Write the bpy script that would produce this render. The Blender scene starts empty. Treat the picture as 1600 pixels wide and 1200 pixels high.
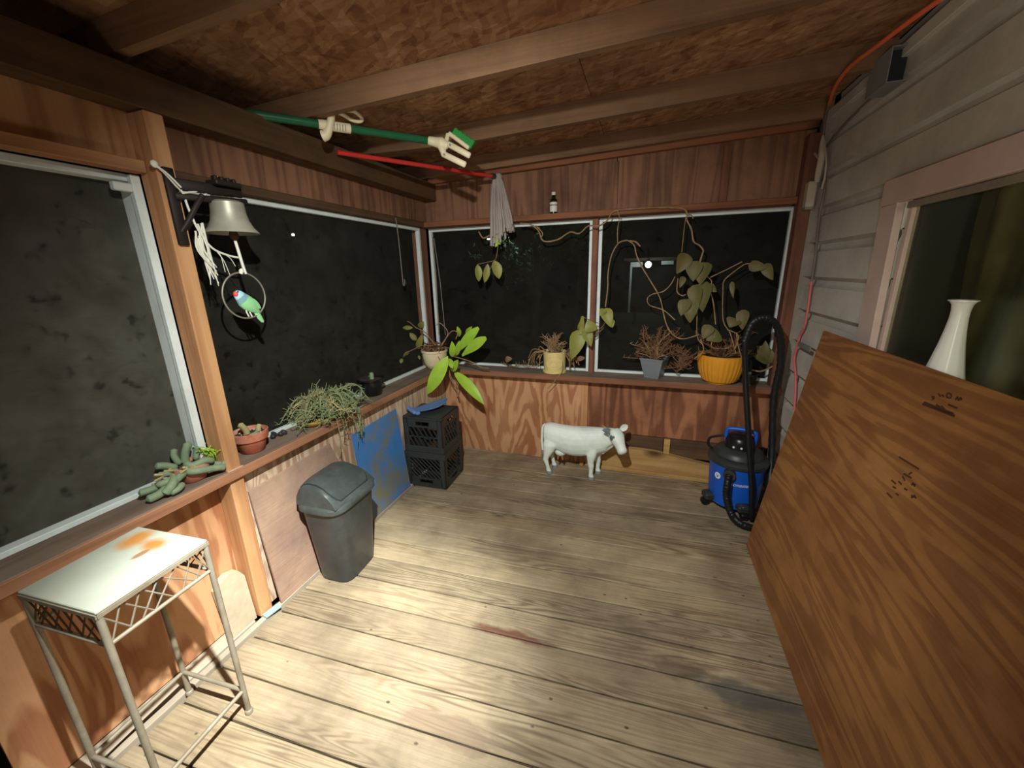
import bpy, bmesh, math, random
from mathutils import Vector, Matrix, Euler
random.seed(7)
scene = bpy.context.scene
COL = scene.collection
V = Vector

# ------------------------------------------------------------------ camera
CAM_YAW, CAM_PITCH, CAM_ROLL = 0.3294, -0.2663, -0.0226
CAM_POS = V((1.5696, -2.8753, 1.5))
FPX, PPX, PPY = 612.87, 799.7, 591.67


def cam_axes():
    cy, sy = math.cos(CAM_YAW), math.sin(CAM_YAW)
    f = V((-sy * math.cos(CAM_PITCH), cy * math.cos(CAM_PITCH), math.sin(CAM_PITCH)))
    r = V((cy, sy, 0))
    u = r.cross(f)
    c, s = math.cos(CAM_ROLL), math.sin(CAM_ROLL)
    return c * r + s * u, -s * r + c * u, f


CR, CU, CF = cam_axes()
cd = bpy.data.cameras.new('camera')
cam = bpy.data.objects.new('camera', cd)
COL.objects.link(cam)
cam.matrix_world = Matrix(((CR.x, CU.x, -CF.x, CAM_POS.x), (CR.y, CU.y, -CF.y, CAM_POS.y),
                           (CR.z, CU.z, -CF.z, CAM_POS.z), (0, 0, 0, 1)))
cd.sensor_width = 36
cd.lens = FPX * 36 / 1600
cd.shift_x = -(PPX - 800) / 1600
cd.shift_y = (PPY - 600) / 1600
cd.clip_start = 0.02
scene.camera = cam


def at(px, py, axis, val):
    """point where the sight line of a photo pixel meets a plane of the porch"""
    d = CR * ((px - PPX) / FPX) - CU * ((py - PPY) / FPX) + CF
    i = 'xyz'.index(axis)
    return CAM_POS + d * ((val - CAM_POS[i]) / d[i])


# ------------------------------------------------------------------ world and lights
w = bpy.data.worlds.new('night')
scene.world = w
w.use_nodes = True
w.node_tree.nodes['Background'].inputs[0].default_value = (0.45, 0.55, 0.75, 1)
w.node_tree.nodes['Background'].inputs[1].default_value = 0.0012


def spot(name, loc, target, power, size, blend, color, radius):
    l = bpy.data.lights.new(name, 'SPOT')
    l.energy = power
    l.spot_size = math.radians(size)
    l.spot_blend = blend
    l.color = color
    l.shadow_soft_size = radius
    o = bpy.data.objects.new(name, l)
    COL.objects.link(o)
    o.location = loc
    o.rotation_euler = (V(target) - V(loc)).to_track_quat('-Z', 'Y').to_euler()
    return o


def point(name, loc, power, color, radius):
    l = bpy.data.lights.new(name, 'POINT')
    l.energy = power
    l.color = color
    l.shadow_soft_size = radius
    o = bpy.data.objects.new(name, l)
    COL.objects.link(o)
    o.location = loc
    return o


LAMP = (1.25, -2.50, 2.10)
spot('porch_flood_light', LAMP, (0.60, -0.50, 0.05), 195, 122, 1.0, (0.95, 1.0, 0.955), 0.02)
spot('porch_flood_beam', LAMP, (0.45, -1.92, 0.0), 640, 48, 1.0, (0.95, 1.0, 0.955), 0.02)
point('left_fill', (0.80, -3.20, 1.15), 7.0, (1.0, 0.94, 0.85), 0.12)  # added fill with no bulb behind it, lifts the left wall's shadows
spot('ceiling_fill', (1.64, -2.98, 1.44), (1.45, -0.45, 2.18), 30, 112, 1.0, (1.0, 0.94, 0.85), 0.10)  # added spot without a real fixture, brightens ceiling and upper walls

scene.view_settings.view_transform = 'Standard'
scene.view_settings.look = 'None'
scene.view_settings.gamma = 1
scene.view_settings.use_curve_mapping = False
scene.view_settings.exposure = 0.0

# ------------------------------------------------------------------ materials


def S(r, g, b, k=1.0):
    def f(c):
        c /= 255
        return (c / 12.92 if c <= 0.04045 else ((c + 0.055) / 1.055) ** 2.4) * k
    return (f(r), f(g), f(b), 1)


class NT:
    def __init__(self, name, rough=0.7, spec=0.3):
        self.m = bpy.data.materials.new(name)
        self.m.use_nodes = True
        self.t = self.m.node_tree
        self.b = self.t.nodes['Principled BSDF']
        self.b.inputs['Roughness'].default_value = rough
        self.b.inputs['Specular IOR Level'].default_value = spec
        self._co = None

    def n(self, kind, **kw):
        x = self.t.nodes.new(kind)
        for k, v in kw.items():
            if k.startswith('i_'):
                key = k[2:]
                key = int(key) if key.isdigit() else key.replace('_', ' ')
                self.set(x.inputs[key], v)
            else:
                setattr(x, k, v)
        return x

    def set(self, sock, v):
        if isinstance(v, bpy.types.NodeSocket):
            self.t.links.new(v, sock)
        else:
            sock.default_value = v

    def co(self, randomize=True):
        if self._co is None:
            tc = self.n('ShaderNodeTexCoord').outputs['Object']
            if randomize:
                oi = self.n('ShaderNodeObjectInfo').outputs['Random']
                mu = self.n('ShaderNodeMath', operation='MULTIPLY', i_0=oi, i_1=37.0).outputs[0]
                tc = self.n('ShaderNodeVectorMath', operation='ADD', i_0=tc, i_1=mu).outputs[0]
            self._co = tc
        return self._co

    def world(self):
        return self.n('ShaderNodeNewGeometry').outputs['Position']

    def scaled(self, sc, co=None):
        return self.n('ShaderNodeVectorMath', operation='MULTIPLY', i_0=co or self.co(), i_1=sc).outputs[0]

    def noise(self, sc, scale=1.0, detail=4.0, rough=0.55, dist=0.0, co=None):
        x = self.n('ShaderNodeTexNoise')
        self.set(x.inputs['Vector'], self.scaled(sc, co))
        x.inputs['Scale'].default_value = scale
        x.inputs['Detail'].default_value = detail
        x.inputs['Roughness'].default_value = rough
        x.inputs['Distortion'].default_value = dist
        return x.outputs['Fac']

    def math(self, op, a, b=0.0, c=0.0):
        return self.n('ShaderNodeMath', operation=op, i_0=a, i_1=b, i_2=c).outputs[0]

    def ramp(self, fac, stops, interp='LINEAR'):
        x = self.n('ShaderNodeValToRGB')
        x.color_ramp.interpolation = interp
        e = x.color_ramp.elements
        while len(e) < len(stops):
            e.new(0.5)
        for el, (p, c) in zip(e, stops):
            el.position = p
            el.color = c if hasattr(c, '__len__') else (c, c, c, 1)
        self.set(x.inputs[0], fac)
        return x.outputs[0]

    def mix(self, fac, a, b, mode='MIX'):
        x = self.n('ShaderNodeMix', data_type='RGBA', blend_type=mode)
        self.set(x.inputs['Factor'], fac)
        self.set(x.inputs['A'], a)
        self.set(x.inputs['B'], b)
        return x.outputs['Result']

    def color(self, c):
        self.set(self.b.inputs['Base Color'], c)

    def bump(self, h, strength=0.3, dist=0.01):
        x = self.n('ShaderNodeBump')
        x.inputs['Strength'].default_value = strength
        x.inputs['Distance'].default_value = dist
        self.set(x.inputs['Height'], h)
        self.set(self.b.inputs['Normal'], x.outputs[0])


def axis_scale(axis, along, across):
    return {'x': (along, across, across), 'y': (across, along, across), 'z': (across, across, along)}[axis]


def wood(name, axis, light, dark, along=0.9, across=7.0, freq=14.0, line=0.5, streak=0.35, knots=0.0,
         dirt=None, dirt_amt=0.0, dirt_lo=0.45, dirt_hi=0.75, rough=0.75, vary=0.12, bump=0.25, sharp=0.0, det=2.0):
    """sawn or rotary-cut timber: contour bands of a stretched noise give cathedral grain"""
    m = NT(name, rough, 0.25)
    base = m.noise(axis_scale(axis, along, across), 1.0, det, 0.45, 0.35)
    ring = m.math('SINE', m.math('MULTIPLY', base, freq * 6.283))
    ring = m.math('MULTIPLY_ADD', ring, 0.5, 0.5)
    if sharp:
        ring = m.ramp(ring, [(0.5 - sharp, 0.0), (0.5 + sharp, 1.0)])
    else:
        ring = m.math('POWER', ring, 1.6)
    fine = m.noise(axis_scale(axis, 3.0, 140.0), 1.0, 3.0, 0.6)
    broad = m.noise(axis_scale(axis, 1.2, 5.0), 1.0, 3.0, 0.5)
    f = m.math('MULTIPLY', ring, line)
    f = m.math('ADD', f, m.math('MULTIPLY', m.math('SUBTRACT', fine, 0.5), streak * 1.8))
    f = m.math('ADD', f, m.math('MULTIPLY', m.math('SUBTRACT', broad, 0.5), 0.9))
    f = m.math('ADD', f, 0.12)
    c = m.ramp(f, [(0.0, light), (0.55, tuple((a * 0.5 + b * 0.5) for a, b in zip(light, dark))), (1.0, dark)])
    rnd = m.n('ShaderNodeObjectInfo').outputs['Random']
    val = m.math('MULTIPLY_ADD', rnd, vary * 2, 1.0 - vary)
    c = m.mix(1.0, c, m.n('ShaderNodeCombineColor', i_0=val, i_1=val, i_2=val).outputs[0], 'MULTIPLY')
    if knots:
        vo = m.n('ShaderNodeTexVoronoi', feature='F1')
        m.set(vo.inputs['Vector'], m.scaled(axis_scale(axis, 0.55, 1.0)))
        vo.inputs['Scale'].default_value = knots
        k = m.ramp(vo.outputs['Distance'], [(0.05, 1.0), (0.11, 0.0)])
        c = m.mix(k, c, tuple(x * 0.25 for x in dark[:3]) + (1,))
    if dirt:
        d = m.ramp(m.noise((1, 1, 1), 3.2, 6.0, 0.65), [(dirt_lo, 0.0), (dirt_hi, dirt_amt)])
        c = m.mix(d, c, dirt)
    m.color(c)
    m.bump(f, bump, 0.004)
    return m


def plain(name, col, rough=0.5, metal=0.0, spec=0.4, vary=0.06, scale=12.0, bump=0.0, dirt=None, dirt_amt=0.0, dirt_scale=5.0):
    m = NT(name, rough, spec)
    m.b.inputs['Metallic'].default_value = metal
    n = m.noise((1, 1, 1), scale, 5.0, 0.6)
    c = m.ramp(n, [(0.25, tuple(x * (1 - vary) for x in col[:3]) + (1,)), (0.75, tuple(min(1, x * (1 + vary)) for x in col[:3]) + (1,))])
    if dirt:
        d = m.ramp(m.noise((1, 1, 1), dirt_scale, 7.0, 0.7), [(0.42, 0.0), (0.72, dirt_amt)])
        c = m.mix(d, c, dirt)
    m.color(c)
    if bump:
        m.bump(n, bump, 0.003)
    return m


M = {}
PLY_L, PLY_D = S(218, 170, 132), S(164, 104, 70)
M['ply_z'] = wood('plywood_vertical', 'z', S(222, 168, 124), S(166, 102, 66), 1.1, 4.4, 9.0, 0.66, 0.22, 1.5, S(120, 78, 54), 0.25, sharp=0.25, det=3.5)
M['ply_z2'] = wood('plywood_pale_vertical', 'z', S(220, 194, 168), S(160, 122, 98), 1.0, 8.0, 12.0, 0.62, 0.3, 0.0, S(120, 92, 72), 0.3, sharp=0.35)
M['ply_zd'] = wood('plywood_red_vertical', 'z', S(176, 118, 84), S(110, 62, 44), 0.8, 5.0, 8.0, 0.62, 0.25, 0.0, S(64, 36, 28), 0.55, 0.4, 0.7, sharp=0.3)
M['ply_zu'] = wood('plywood_dark_vertical', 'z', S(150, 106, 80), S(104, 68, 52), 0.5, 9.0, 6.0, 0.6, 0.3, 0.0, S(58, 38, 32), 0.6, 0.45, 0.75)  # darker, more blotched plywood for the panels above the windows
M['ply_zt'] = wood('plywood_tan_vertical', 'z', S(204, 158, 112), S(158, 106, 70), 0.5, 6.0, 5.0, 0.6, 0.3, 0.6)
M['sheet'] = wood('plywood_sheet_orange', 'y', S(176, 122, 72), S(124, 76, 44), 0.7, 6.0, 9.0, 0.52, 0.35, 0.0, S(108, 62, 38), 0.55, 0.42, 0.7, 0.5, sharp=0.22, det=5.0)
M['lean'] = wood('plywood_brown_stained', 'y', S(184, 152, 128), S(140, 108, 90), 0.6, 3.0, 3.0, 0.35, 0.5, 0.0, S(122, 98, 92), 0.65, 0.4, 0.66)
M['stud_z'] = wood('stud_lumber_vertical', 'z', S(206, 156, 110), S(162, 106, 68), 0.5, 13.0, 3.0, 0.5, 0.4, 2.2, S(96, 56, 36), 0.25)
M['stud_y'] = wood('stud_lumber_along_wall', 'y', S(200, 150, 104), S(154, 104, 70), 0.5, 13.0, 3.0, 0.5, 0.4, 1.5, S(96, 56, 36), 0.3)
M['stud_x'] = wood('stud_lumber_across', 'x', S(196, 140, 92), S(142, 88, 56), 0.5, 13.0, 3.0, 0.5, 0.4, 1.5, S(80, 50, 36), 0.3)
M['stud_xd'] = wood('header_lumber_dark', 'x', S(150, 96, 66), S(104, 60, 42), 0.5, 13.0, 3.0, 0.5, 0.4, 1.5, S(64, 40, 32), 0.4)
M['stud_zd'] = wood('corner_post_dark', 'z', S(140, 92, 70), S(92, 56, 44), 0.5, 13.0, 3.0, 0.5, 0.4, 0.0, S(64, 44, 38), 0.5)
M['beam'] = wood('beam_lumber_dark', 'y', S(104, 78, 54), S(70, 50, 36), 0.4, 10.0, 3.0, 0.45, 0.4, 1.2, S(44, 33, 26), 0.6)  # dark lumber for the top beam and one header
M['rafter'] = wood('rafter_lumber', 'x', S(146, 110, 80), S(104, 75, 54), 0.35, 11.0, 2.5, 0.45, 0.4, 1.6, S(70, 50, 40), 0.5)
M['sill'] = wood('sill_weathered', 'y', S(140, 120, 104), S(100, 80, 68), 0.6, 11.0, 3.0, 0.4, 0.5, 1.0, S(78, 66, 62), 0.6, 0.4, 0.7)
M['sill_x'] = wood('sill_weathered_across', 'x', S(140, 122, 106), S(98, 80, 68), 0.6, 11.0, 3.0, 0.4, 0.5, 1.0, S(74, 64, 60), 0.6, 0.4, 0.7)
M['nosing'] = wood('sill_edge_bare', 'y', S(172, 122, 90), S(122, 80, 58), 0.6, 13.0, 3.0, 0.45, 0.4, 0.0, S(100, 60, 44), 0.5)
M['nosing_x'] = wood('sill_edge_bare_across', 'x', S(160, 108, 80), S(112, 70, 52), 0.6, 13.0, 3.0, 0.45, 0.4, 0.0, S(84, 52, 42), 0.5)
M['edge'] = wood('deck_edge_grey', 'y', S(182, 168, 148), S(130, 114, 98), 0.6, 11.0, 3.0, 0.4, 0.5, 0.0, S(110, 96, 82), 0.4)
M['plate'] = wood('bottom_plate_yellow', 'x', S(206, 166, 108), S(160, 116, 68), 0.6, 9.0, 4.0, 0.45, 0.4, 1.8, S(110, 82, 56), 0.4)
M['rot'] = wood('weathered_board_dark', 'x', S(116, 88, 62), S(68, 48, 34), 0.6, 9.0, 3.0, 0.45, 0.6, 0.0, S(48, 36, 30), 0.6)


def deck_mat():
    m = NT('deck_weathered', 0.62, 0.3)
    base = m.noise((0.75, 10.0, 10.0), 1.0, 2.0, 0.45, 0.3)
    ring = m.math('POWER', m.math('MULTIPLY_ADD', m.math('SINE', m.math('MULTIPLY', base, 120.0)), 0.5, 0.5), 1.5)
    fine = m.noise((2.2, 120.0, 120.0), 1.0, 3.0, 0.6)
    broad = m.noise((1.3, 6.0, 6.0), 1.0, 4.0, 0.6)
    amp = m.ramp(m.noise((0.9, 4.0, 4.0), 1.0, 2.0), [(0.40, 0.04), (0.66, 0.55)])
    f = m.math('MULTIPLY', ring, amp)
    f = m.math('ADD', f, m.math('MULTIPLY', m.math('SUBTRACT', fine, 0.5), 0.75))
    f = m.math('ADD', f, m.math('MULTIPLY', m.math('SUBTRACT', broad, 0.45), 0.7))
    f = m.math('ADD', f, 0.12)
    c = m.ramp(f, [(0.0, S(174, 158, 132)), (0.5, S(138, 121, 98)), (1.0, S(88, 74, 61))])
    rnd = m.n('ShaderNodeObjectInfo').outputs['Random']
    tint = m.ramp(rnd, [(0.0, (0.84, 0.80, 0.76, 1)), (0.5, (1.0, 0.97, 0.93, 1)), (1.0, (1.06, 1.0, 0.90, 1))])
    c = m.mix(1.0, c, tint, 'MULTIPLY')
    # nail heads, knots, spots
    vo = m.n('ShaderNodeTexVoronoi', feature='F1')
    m.set(vo.inputs['Vector'], m.scaled((0.8, 1.25, 1.0)))
    vo.inputs['Scale'].default_value = 11.0
    sp = m.ramp(vo.outputs['Distance'], [(0.045, 1.0), (0.085, 0.0)])
    gate = m.ramp(m.noise((1, 1, 1), 2.3, 2.0), [(0.42, 0.0), (0.52, 1.0)])
    c = m.mix(m.math('MULTIPLY', m.math('MULTIPLY', sp, gate), 0.8), c, S(52, 40, 32))
    # grime
    P = m.world()
    g = m.ramp(m.noise((1, 1, 1), 2.4, 7.0, 0.68, co=P), [(0.40, 0.0), (0.72, 0.7)])
    c = m.mix(g, c, S(88, 76, 64))
    # foot-worn grey further back in the porch
    far = m.n('ShaderNodeSeparateXYZ', i_0=P)

    def stain(c, x, y, rx, ry, col, amt, soft=0.5):
        d = m.n('ShaderNodeVectorMath', operation='SUBTRACT', i_0=P, i_1=(x, y, 0)).outputs[0]
        d = m.n('ShaderNodeVectorMath', operation='MULTIPLY', i_0=d, i_1=(1 / rx, 1 / ry, 0)).outputs[0]
        l = m.n('ShaderNodeVectorMath', operation='LENGTH', i_0=d).outputs['Value']
        l = m.math('ADD', l, m.math('MULTIPLY', m.math('SUBTRACT', m.noise((1, 2, 1), 9.0, 5.0, 0.65, co=P), 0.5), 1.5))
        return m.mix(m.ramp(l, [(1.0 - soft, amt), (1.0, 0.0)]), c, col)
    p = at(800, 992, 'z', 0)
    c = stain(c, p.x, p.y, 0.20, 0.03, S(92, 52, 40), 0.85)
    p = at(1060, 1045, 'z', 0)
    c = stain(c, p.x, p.y, 0.12, 0.06, S(78, 62, 52), 0.6)
    p = at(1165, 1085, 'z', 0)
    c = stain(c, p.x, p.y, 0.22, 0.06, S(88, 84, 80), 0.8)
    p = at(1240, 1130, 'z', 0)
    c = stain(c, p.x, p.y, 0.25, 0.1, S(80, 72, 66), 0.6)
    p = at(700, 1140, 'z', 0)
    c = stain(c, p.x, p.y, 0.22, 0.05, S(126, 106, 88), 0.7, 0.25)
    p = at(1000, 690, 'z', 0)
    m.color(c)
    m.bump(f, 0.35, 0.004)
    return m


M['deck'] = deck_mat()


def osb_mat():
    m = NT('oriented_strand_board', 0.8, 0.2)
    co = m.co()
    warp = m.n('ShaderNodeTexNoise')
    m.set(warp.inputs['Vector'], co)
    warp.inputs['Scale'].default_value = 9.0
    wv = m.n('ShaderNodeVectorMath', operation='MULTIPLY_ADD', i_0=warp.outputs['Color'], i_1=(0.05, 0.05, 0.0), i_2=co).outputs[0]

    def flakes(angle, sc):
        r = m.n('ShaderNodeVectorRotate', rotation_type='Z_AXIS', i_Vector=wv, i_Angle=angle).outputs[0]
        v = m.n('ShaderNodeTexVoronoi', feature='F1')
        m.set(v.inputs['Vector'], m.scaled(sc, r))
        v.inputs['Scale'].default_value = 1.0
        return m.n('ShaderNodeSeparateColor', i_0=v.outputs['Color']).outputs[0]
    a = flakes(0.35, (13, 46, 1))
    b = flakes(1.25, (10, 38, 1))
    d = flakes(-0.6, (15, 34, 1))
    f = m.math('ADD', m.math('MULTIPLY', a, 0.45), m.math('MULTIPLY', b, 0.33))
    f = m.math('ADD', f, m.math('MULTIPLY', d, 0.22))
    f = m.math('ADD', f, m.math('MULTIPLY', m.math('SUBTRACT', m.noise((1, 1, 1), 6.0, 6.0, 0.7), 0.5), 0.5))
    c = m.ramp(f, [(0.10, S(124, 84, 58)), (0.45, S(160, 116, 82)), (0.62, S(172, 128, 92)), (0.95, S(198, 156, 118))])
    g = m.ramp(m.noise((1, 1, 1), 1.6, 5.0, 0.6), [(0.4, 0.0), (0.75, 0.55)])
    c = m.mix(g, c, S(110, 70, 52))
    m.color(c)
    m.bump(f, 0.4, 0.004)
    return m


M['osb'] = osb_mat()
M['siding'] = plain('siding_grey_paint', S(208, 202, 192), 0.6, vary=0.05, scale=3.0, dirt=S(120, 108, 94), dirt_amt=0.45, dirt_scale=2.5, bump=0.08)
M['pink'] = plain('casing_pink_paint', S(216, 190, 180), 0.55, vary=0.05, scale=4.0, dirt=S(160, 124, 110), dirt_amt=0.4, dirt_scale=3.0)
M['corner'] = plain('corner_board_grey', S(150, 138, 124), 0.6, vary=0.08, scale=4.0, dirt=S(104, 88, 76), dirt_amt=0.5)
M['white_metal'] = plain('frame_white_aluminium', S(224, 232, 228), 0.4, vary=0.03, dirt=S(176, 176, 166), dirt_amt=0.35, dirt_scale=8.0)
M['black_plastic'] = plain('black_plastic', S(50, 52, 52), 0.42, vary=0.2, dirt=S(84, 84, 78), dirt_amt=0.22, dirt_scale=7.0)
M['black_gloss'] = plain('black_glossy_plastic', S(26, 26, 27), 0.28, vary=0.2)
M['hose'] = plain('hose_black_rubber', S(26, 26, 27), 0.45, vary=0.1)
M['bin'] = plain('bin_dark_grey_plastic', S(48, 49, 49), 0.28, vary=0.08, dirt=S(108, 108, 100), dirt_amt=0.16, dirt_scale=9.0, spec=0.5)
M['bin_lid'] = plain('bin_lid_grey_green_plastic', S(54, 59, 58), 0.36, vary=0.08, dirt=S(104, 106, 98), dirt_amt=0.3, dirt_scale=9.0)
M['groove'] = plain('dark_groove', S(22, 23, 23), 0.8)
M['blue_board'] = plain('board_blue_paint', S(66, 124, 190), 0.6, vary=0.08, dirt=S(122, 120, 98), dirt_amt=1.6, dirt_scale=3.4, bump=0.1)
M['blue_plastic'] = plain('blue_plastic_tool', S(98, 132, 186), 0.4, vary=0.08, dirt=S(66, 92, 144), dirt_amt=0.4)
M['vac_blue'] = plain('vacuum_blue_plastic', S(28, 92, 200), 0.35, vary=0.06)
M['white_print'] = plain('white_print', S(232, 232, 230), 0.5)
M['terracotta'] = plain('terracotta', S(190, 104, 72), 0.8, vary=0.1, dirt=S(206, 176, 160), dirt_amt=0.75, dirt_scale=6.0)
M['yellow_pot'] = plain('yellow_glazed_pot', S(228, 206, 140), 0.45, vary=0.05, dirt=S(170, 140, 86), dirt_amt=0.4)
M['orange_pot'] = plain('orange_plastic_pot', S(226, 152, 44), 0.4, vary=0.06)
M['cream_pot'] = plain('cream_pot', S(236, 222, 184), 0.5, vary=0.05, dirt=S(206, 150, 90), dirt_amt=0.5, dirt_scale=9.0)
M['grey_pot'] = plain('grey_pot', S(120, 126, 130), 0.4, vary=0.08)
M['soil'] = plain('potting_soil', S(64, 48, 38), 0.95, vary=0.3, scale=60, bump=0.6)
M['cactus'] = plain('cactus_green', S(118, 138, 110), 0.65, vary=0.22, scale=26, dirt=S(150, 142, 108), dirt_amt=0.5, dirt_scale=14, bump=0.3)
M['cactus_dry'] = plain('cactus_dry_tan', S(176, 160, 112), 0.8, vary=0.2, scale=30)
M['leaf'] = plain('leaf_bright_green', S(166, 200, 62), 0.42, vary=0.14, scale=9, dirt=S(120, 168, 60), dirt_amt=0.5)
M['leaf_dark'] = plain('leaf_olive_green', S(132, 134, 62), 0.5, vary=0.2, scale=10, dirt=S(150, 120, 60), dirt_amt=0.5)
M['leaf_deep'] = plain('leaf_deep_olive', S(98, 94, 52), 0.6, vary=0.25, scale=10, dirt=S(104, 76, 48), dirt_amt=0.6)  # darker copy of leaf_dark for the plants at the right
M['leaf_dry'] = plain('leaf_dry_brown', S(128, 98, 66), 0.8, vary=0.3, scale=16)
M['stem'] = plain('vine_stem_tan', S(150, 120, 86), 0.75, vary=0.35, scale=30)
M['stem_red'] = plain('stem_brown', S(120, 84, 58), 0.75, vary=0.25, scale=30)
M['needle'] = plain('needle_stem_green', S(120, 134, 92), 0.7, vary=0.25, scale=14, dirt=S(158, 146, 112), dirt_amt=0.6)
M['yellow_dish'] = plain('yellow_dish', S(226, 190, 96), 0.5, vary=0.08, dirt=S(150, 110, 66), dirt_amt=0.5)
M['cow'] = plain('cow_white_paint', S(238, 244, 234), 0.5, vary=0.04, scale=7, dirt=S(172, 190, 184), dirt_amt=0.45, dirt_scale=6.0, bump=0.1)
M['cow_grey'] = plain('cow_grey_paint', S(112, 122, 126), 0.6, vary=0.1, dirt=S(180, 188, 184), dirt_amt=0.5, dirt_scale=14)
M['cow_dark'] = plain('cow_dark_patch', S(84, 92, 104), 0.6, vary=0.15, dirt=S(160, 170, 170), dirt_amt=0.3, dirt_scale=30)
M['cow_tan'] = plain('cow_udder_tan', S(178, 120, 76), 0.6, vary=0.1)
M['horn'] = plain('horn_bronze', S(176, 150, 104), 0.35, vary=0.15)
M['bell'] = plain('bell_aged_metal', S(176, 172, 154), 0.45, 0.35, vary=0.12, dirt=S(110, 104, 88), dirt_amt=0.45, dirt_scale=9, bump=0.15)
M['iron'] = plain('cast_iron_black', S(44, 36, 32), 0.6, 0.3, vary=0.2, bump=0.2)
M['string'] = plain('white_string', S(226, 222, 206), 0.85, vary=0.08)
M['wire'] = plain('wire_grey', S(150, 142, 130), 0.5, 0.5)
M['bird_green'] = plain('bird_green_paint', S(150, 212, 150), 0.5, vary=0.08)
M['bird_blue'] = plain('bird_pale_blue_paint', S(176, 214, 226), 0.5)
M['bird_red'] = plain('bird_red_paint', S(230, 88, 84), 0.5)
M['green_pole'] = plain('grabber_green_metal', S(36, 96, 62), 0.35, vary=0.1)
M['green_pad'] = plain('grabber_green_rubber', S(50, 140, 66), 0.4, vary=0.2)
M['cream_plastic'] = plain('grabber_cream_plastic', S(232, 218, 180), 0.45, vary=0.04)
M['red_pole'] = plain('mop_red_handle', S(206, 56, 50), 0.4, vary=0.08)
M['mop'] = plain('mop_grey_cotton', S(172, 158, 150), 0.95, vary=0.15, scale=20, dirt=S(120, 100, 100), dirt_amt=0.4)
M['amber'] = plain('bottle_dark_amber', S(38, 24, 14), 0.2)
M['label'] = plain('bottle_label', S(226, 220, 206), 0.6, vary=0.06, scale=30)
M['milk'] = plain('milk_glass', S(240, 240, 232), 0.25, spec=0.5, vary=0.02)
M['rust_iron'] = plain('stand_tube_grey_metal', S(150, 140, 122), 0.55, 0.25, vary=0.12, dirt=S(104, 80, 58), dirt_amt=0.55, dirt_scale=10, bump=0.1)
M['rust_shaded'] = plain('lattice_rust_and_shade', S(92, 66, 46), 0.75, 0.2, vary=0.2)
M['stone'] = plain('paver_grey_tan', S(196, 178, 150), 0.85, vary=0.08, scale=20, dirt=S(130, 118, 100), dirt_amt=0.5, dirt_scale=6, bump=0.3)
M['cord_orange'] = plain('cord_orange', S(232, 110, 66), 0.5)
M['cord_pink'] = plain('cord_pink', S(214, 104, 110), 0.5)
M['cord_grey'] = plain('cable_grey', S(120, 108, 100), 0.6)
M['box_grey'] = plain('metal_box_grey', S(132, 134, 132), 0.5)
M['box_dark'] = plain('box_inside_dark', S(34, 42, 44), 0.6)
M['cloth'] = plain('rag_offwhite', S(190, 172, 152), 0.9, vary=0.1, scale=25)
M['teal'] = plain('shim_pale_blue_paint', S(150, 190, 190), 0.6, vary=0.1, dirt=S(120, 130, 120), dirt_amt=0.4)
M['ink'] = plain('stamp_ink', S(78, 46, 28), 0.8)
M['ground'] = plain('night_ground', S(70, 66, 52), 0.95, vary=0.35, scale=3.0)
M['tree'] = plain('tree_leaves_night', S(74, 96, 60), 0.8, vary=0.4, scale=2.0)
M['bark'] = plain('tree_bark', S(86, 72, 60), 0.9)
M['house'] = plain('house_wall_far', S(12, 13, 12), 0.8)
M['trimwhite'] = plain('house_trim_white', S(235, 235, 225), 0.6)


def tabletop_mat():
    m = NT('table_tile_with_rust_stain', 0.4, 0.4)
    n = m.noise((1, 1, 1), 5.0, 5.0, 0.6)
    c = m.ramp(n, [(0.3, S(170, 174, 158)), (0.7, S(186, 188, 172))])
    P = m.world()

    def blot(c, x, y, rx, ry, col, amt, soft, wob):
        d = m.n('ShaderNodeVectorMath', operation='SUBTRACT', i_0=P, i_1=(x, y, 0)).outputs[0]
        d = m.n('ShaderNodeVectorMath', operation='MULTIPLY', i_0=d, i_1=(1 / rx, 1 / ry, 0)).outputs[0]
        l = m.n('ShaderNodeVectorMath', operation='LENGTH', i_0=d).outputs['Value']
        l = m.math('ADD', l, m.math('MULTIPLY', m.math('SUBTRACT', m.noise((1, 1, 1), 18.0, 5.0, 0.65, co=P), 0.5), wob))
        return m.mix(m.ramp(l, [(1.0 - soft, amt), (1.0, 0.0)]), c, col)
    p = at(212, 842, 'z', 0.72)
    c = blot(c, p.x, p.y, 0.050, 0.062, S(192, 124, 40), 0.9, 0.6, 0.9)
    p = at(240, 850, 'z', 0.72)
    c = blot(c, p.x, p.y, 0.055, 0.034, S(190, 116, 32), 0.9, 0.6, 0.8)
    p = at(220, 865, 'z', 0.72)
    c = blot(c, p.x, p.y, 0.012, 0.028, S(150, 104, 70), 0.9, 0.4, 0.6)
    m.color(c)
    return m


M['tabletop'] = tabletop_mat()


def screen_mat(k=1.0):
    """fine insect mesh: mostly see-through, its dusty threads catch the light"""
    m = NT('insect_screen', 0.9, 0.1)
    dust = m.noise((1, 1, 1), 8.0, 8.0, 0.72)
    f = m.ramp(dust, [(0.25, 0.065), (0.5, 0.09), (0.8, 0.12)])
    spots = m.ramp(m.noise((1, 1, 1), 17.0, 4.0, 0.6), [(0.30, 0.45), (0.40, 1.0)])
    f = m.math('MULTIPLY', m.math('MULTIPLY', f, spots), k)
    m.color(m.ramp(m.noise((1, 1, 1), 4.0, 6.0, 0.7), [(0.35, S(124, 116, 102)), (0.7, S(140, 136, 124))]))
    tr = m.n('ShaderNodeBsdfTransparent')
    mx = m.n('ShaderNodeMixShader', i_0=f, i_1=tr.outputs[0], i_2=m.b.outputs[0])
    m.t.links.new(mx.outputs[0], m.t.nodes['Material Output'].inputs['Surface'])
    return m


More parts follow.
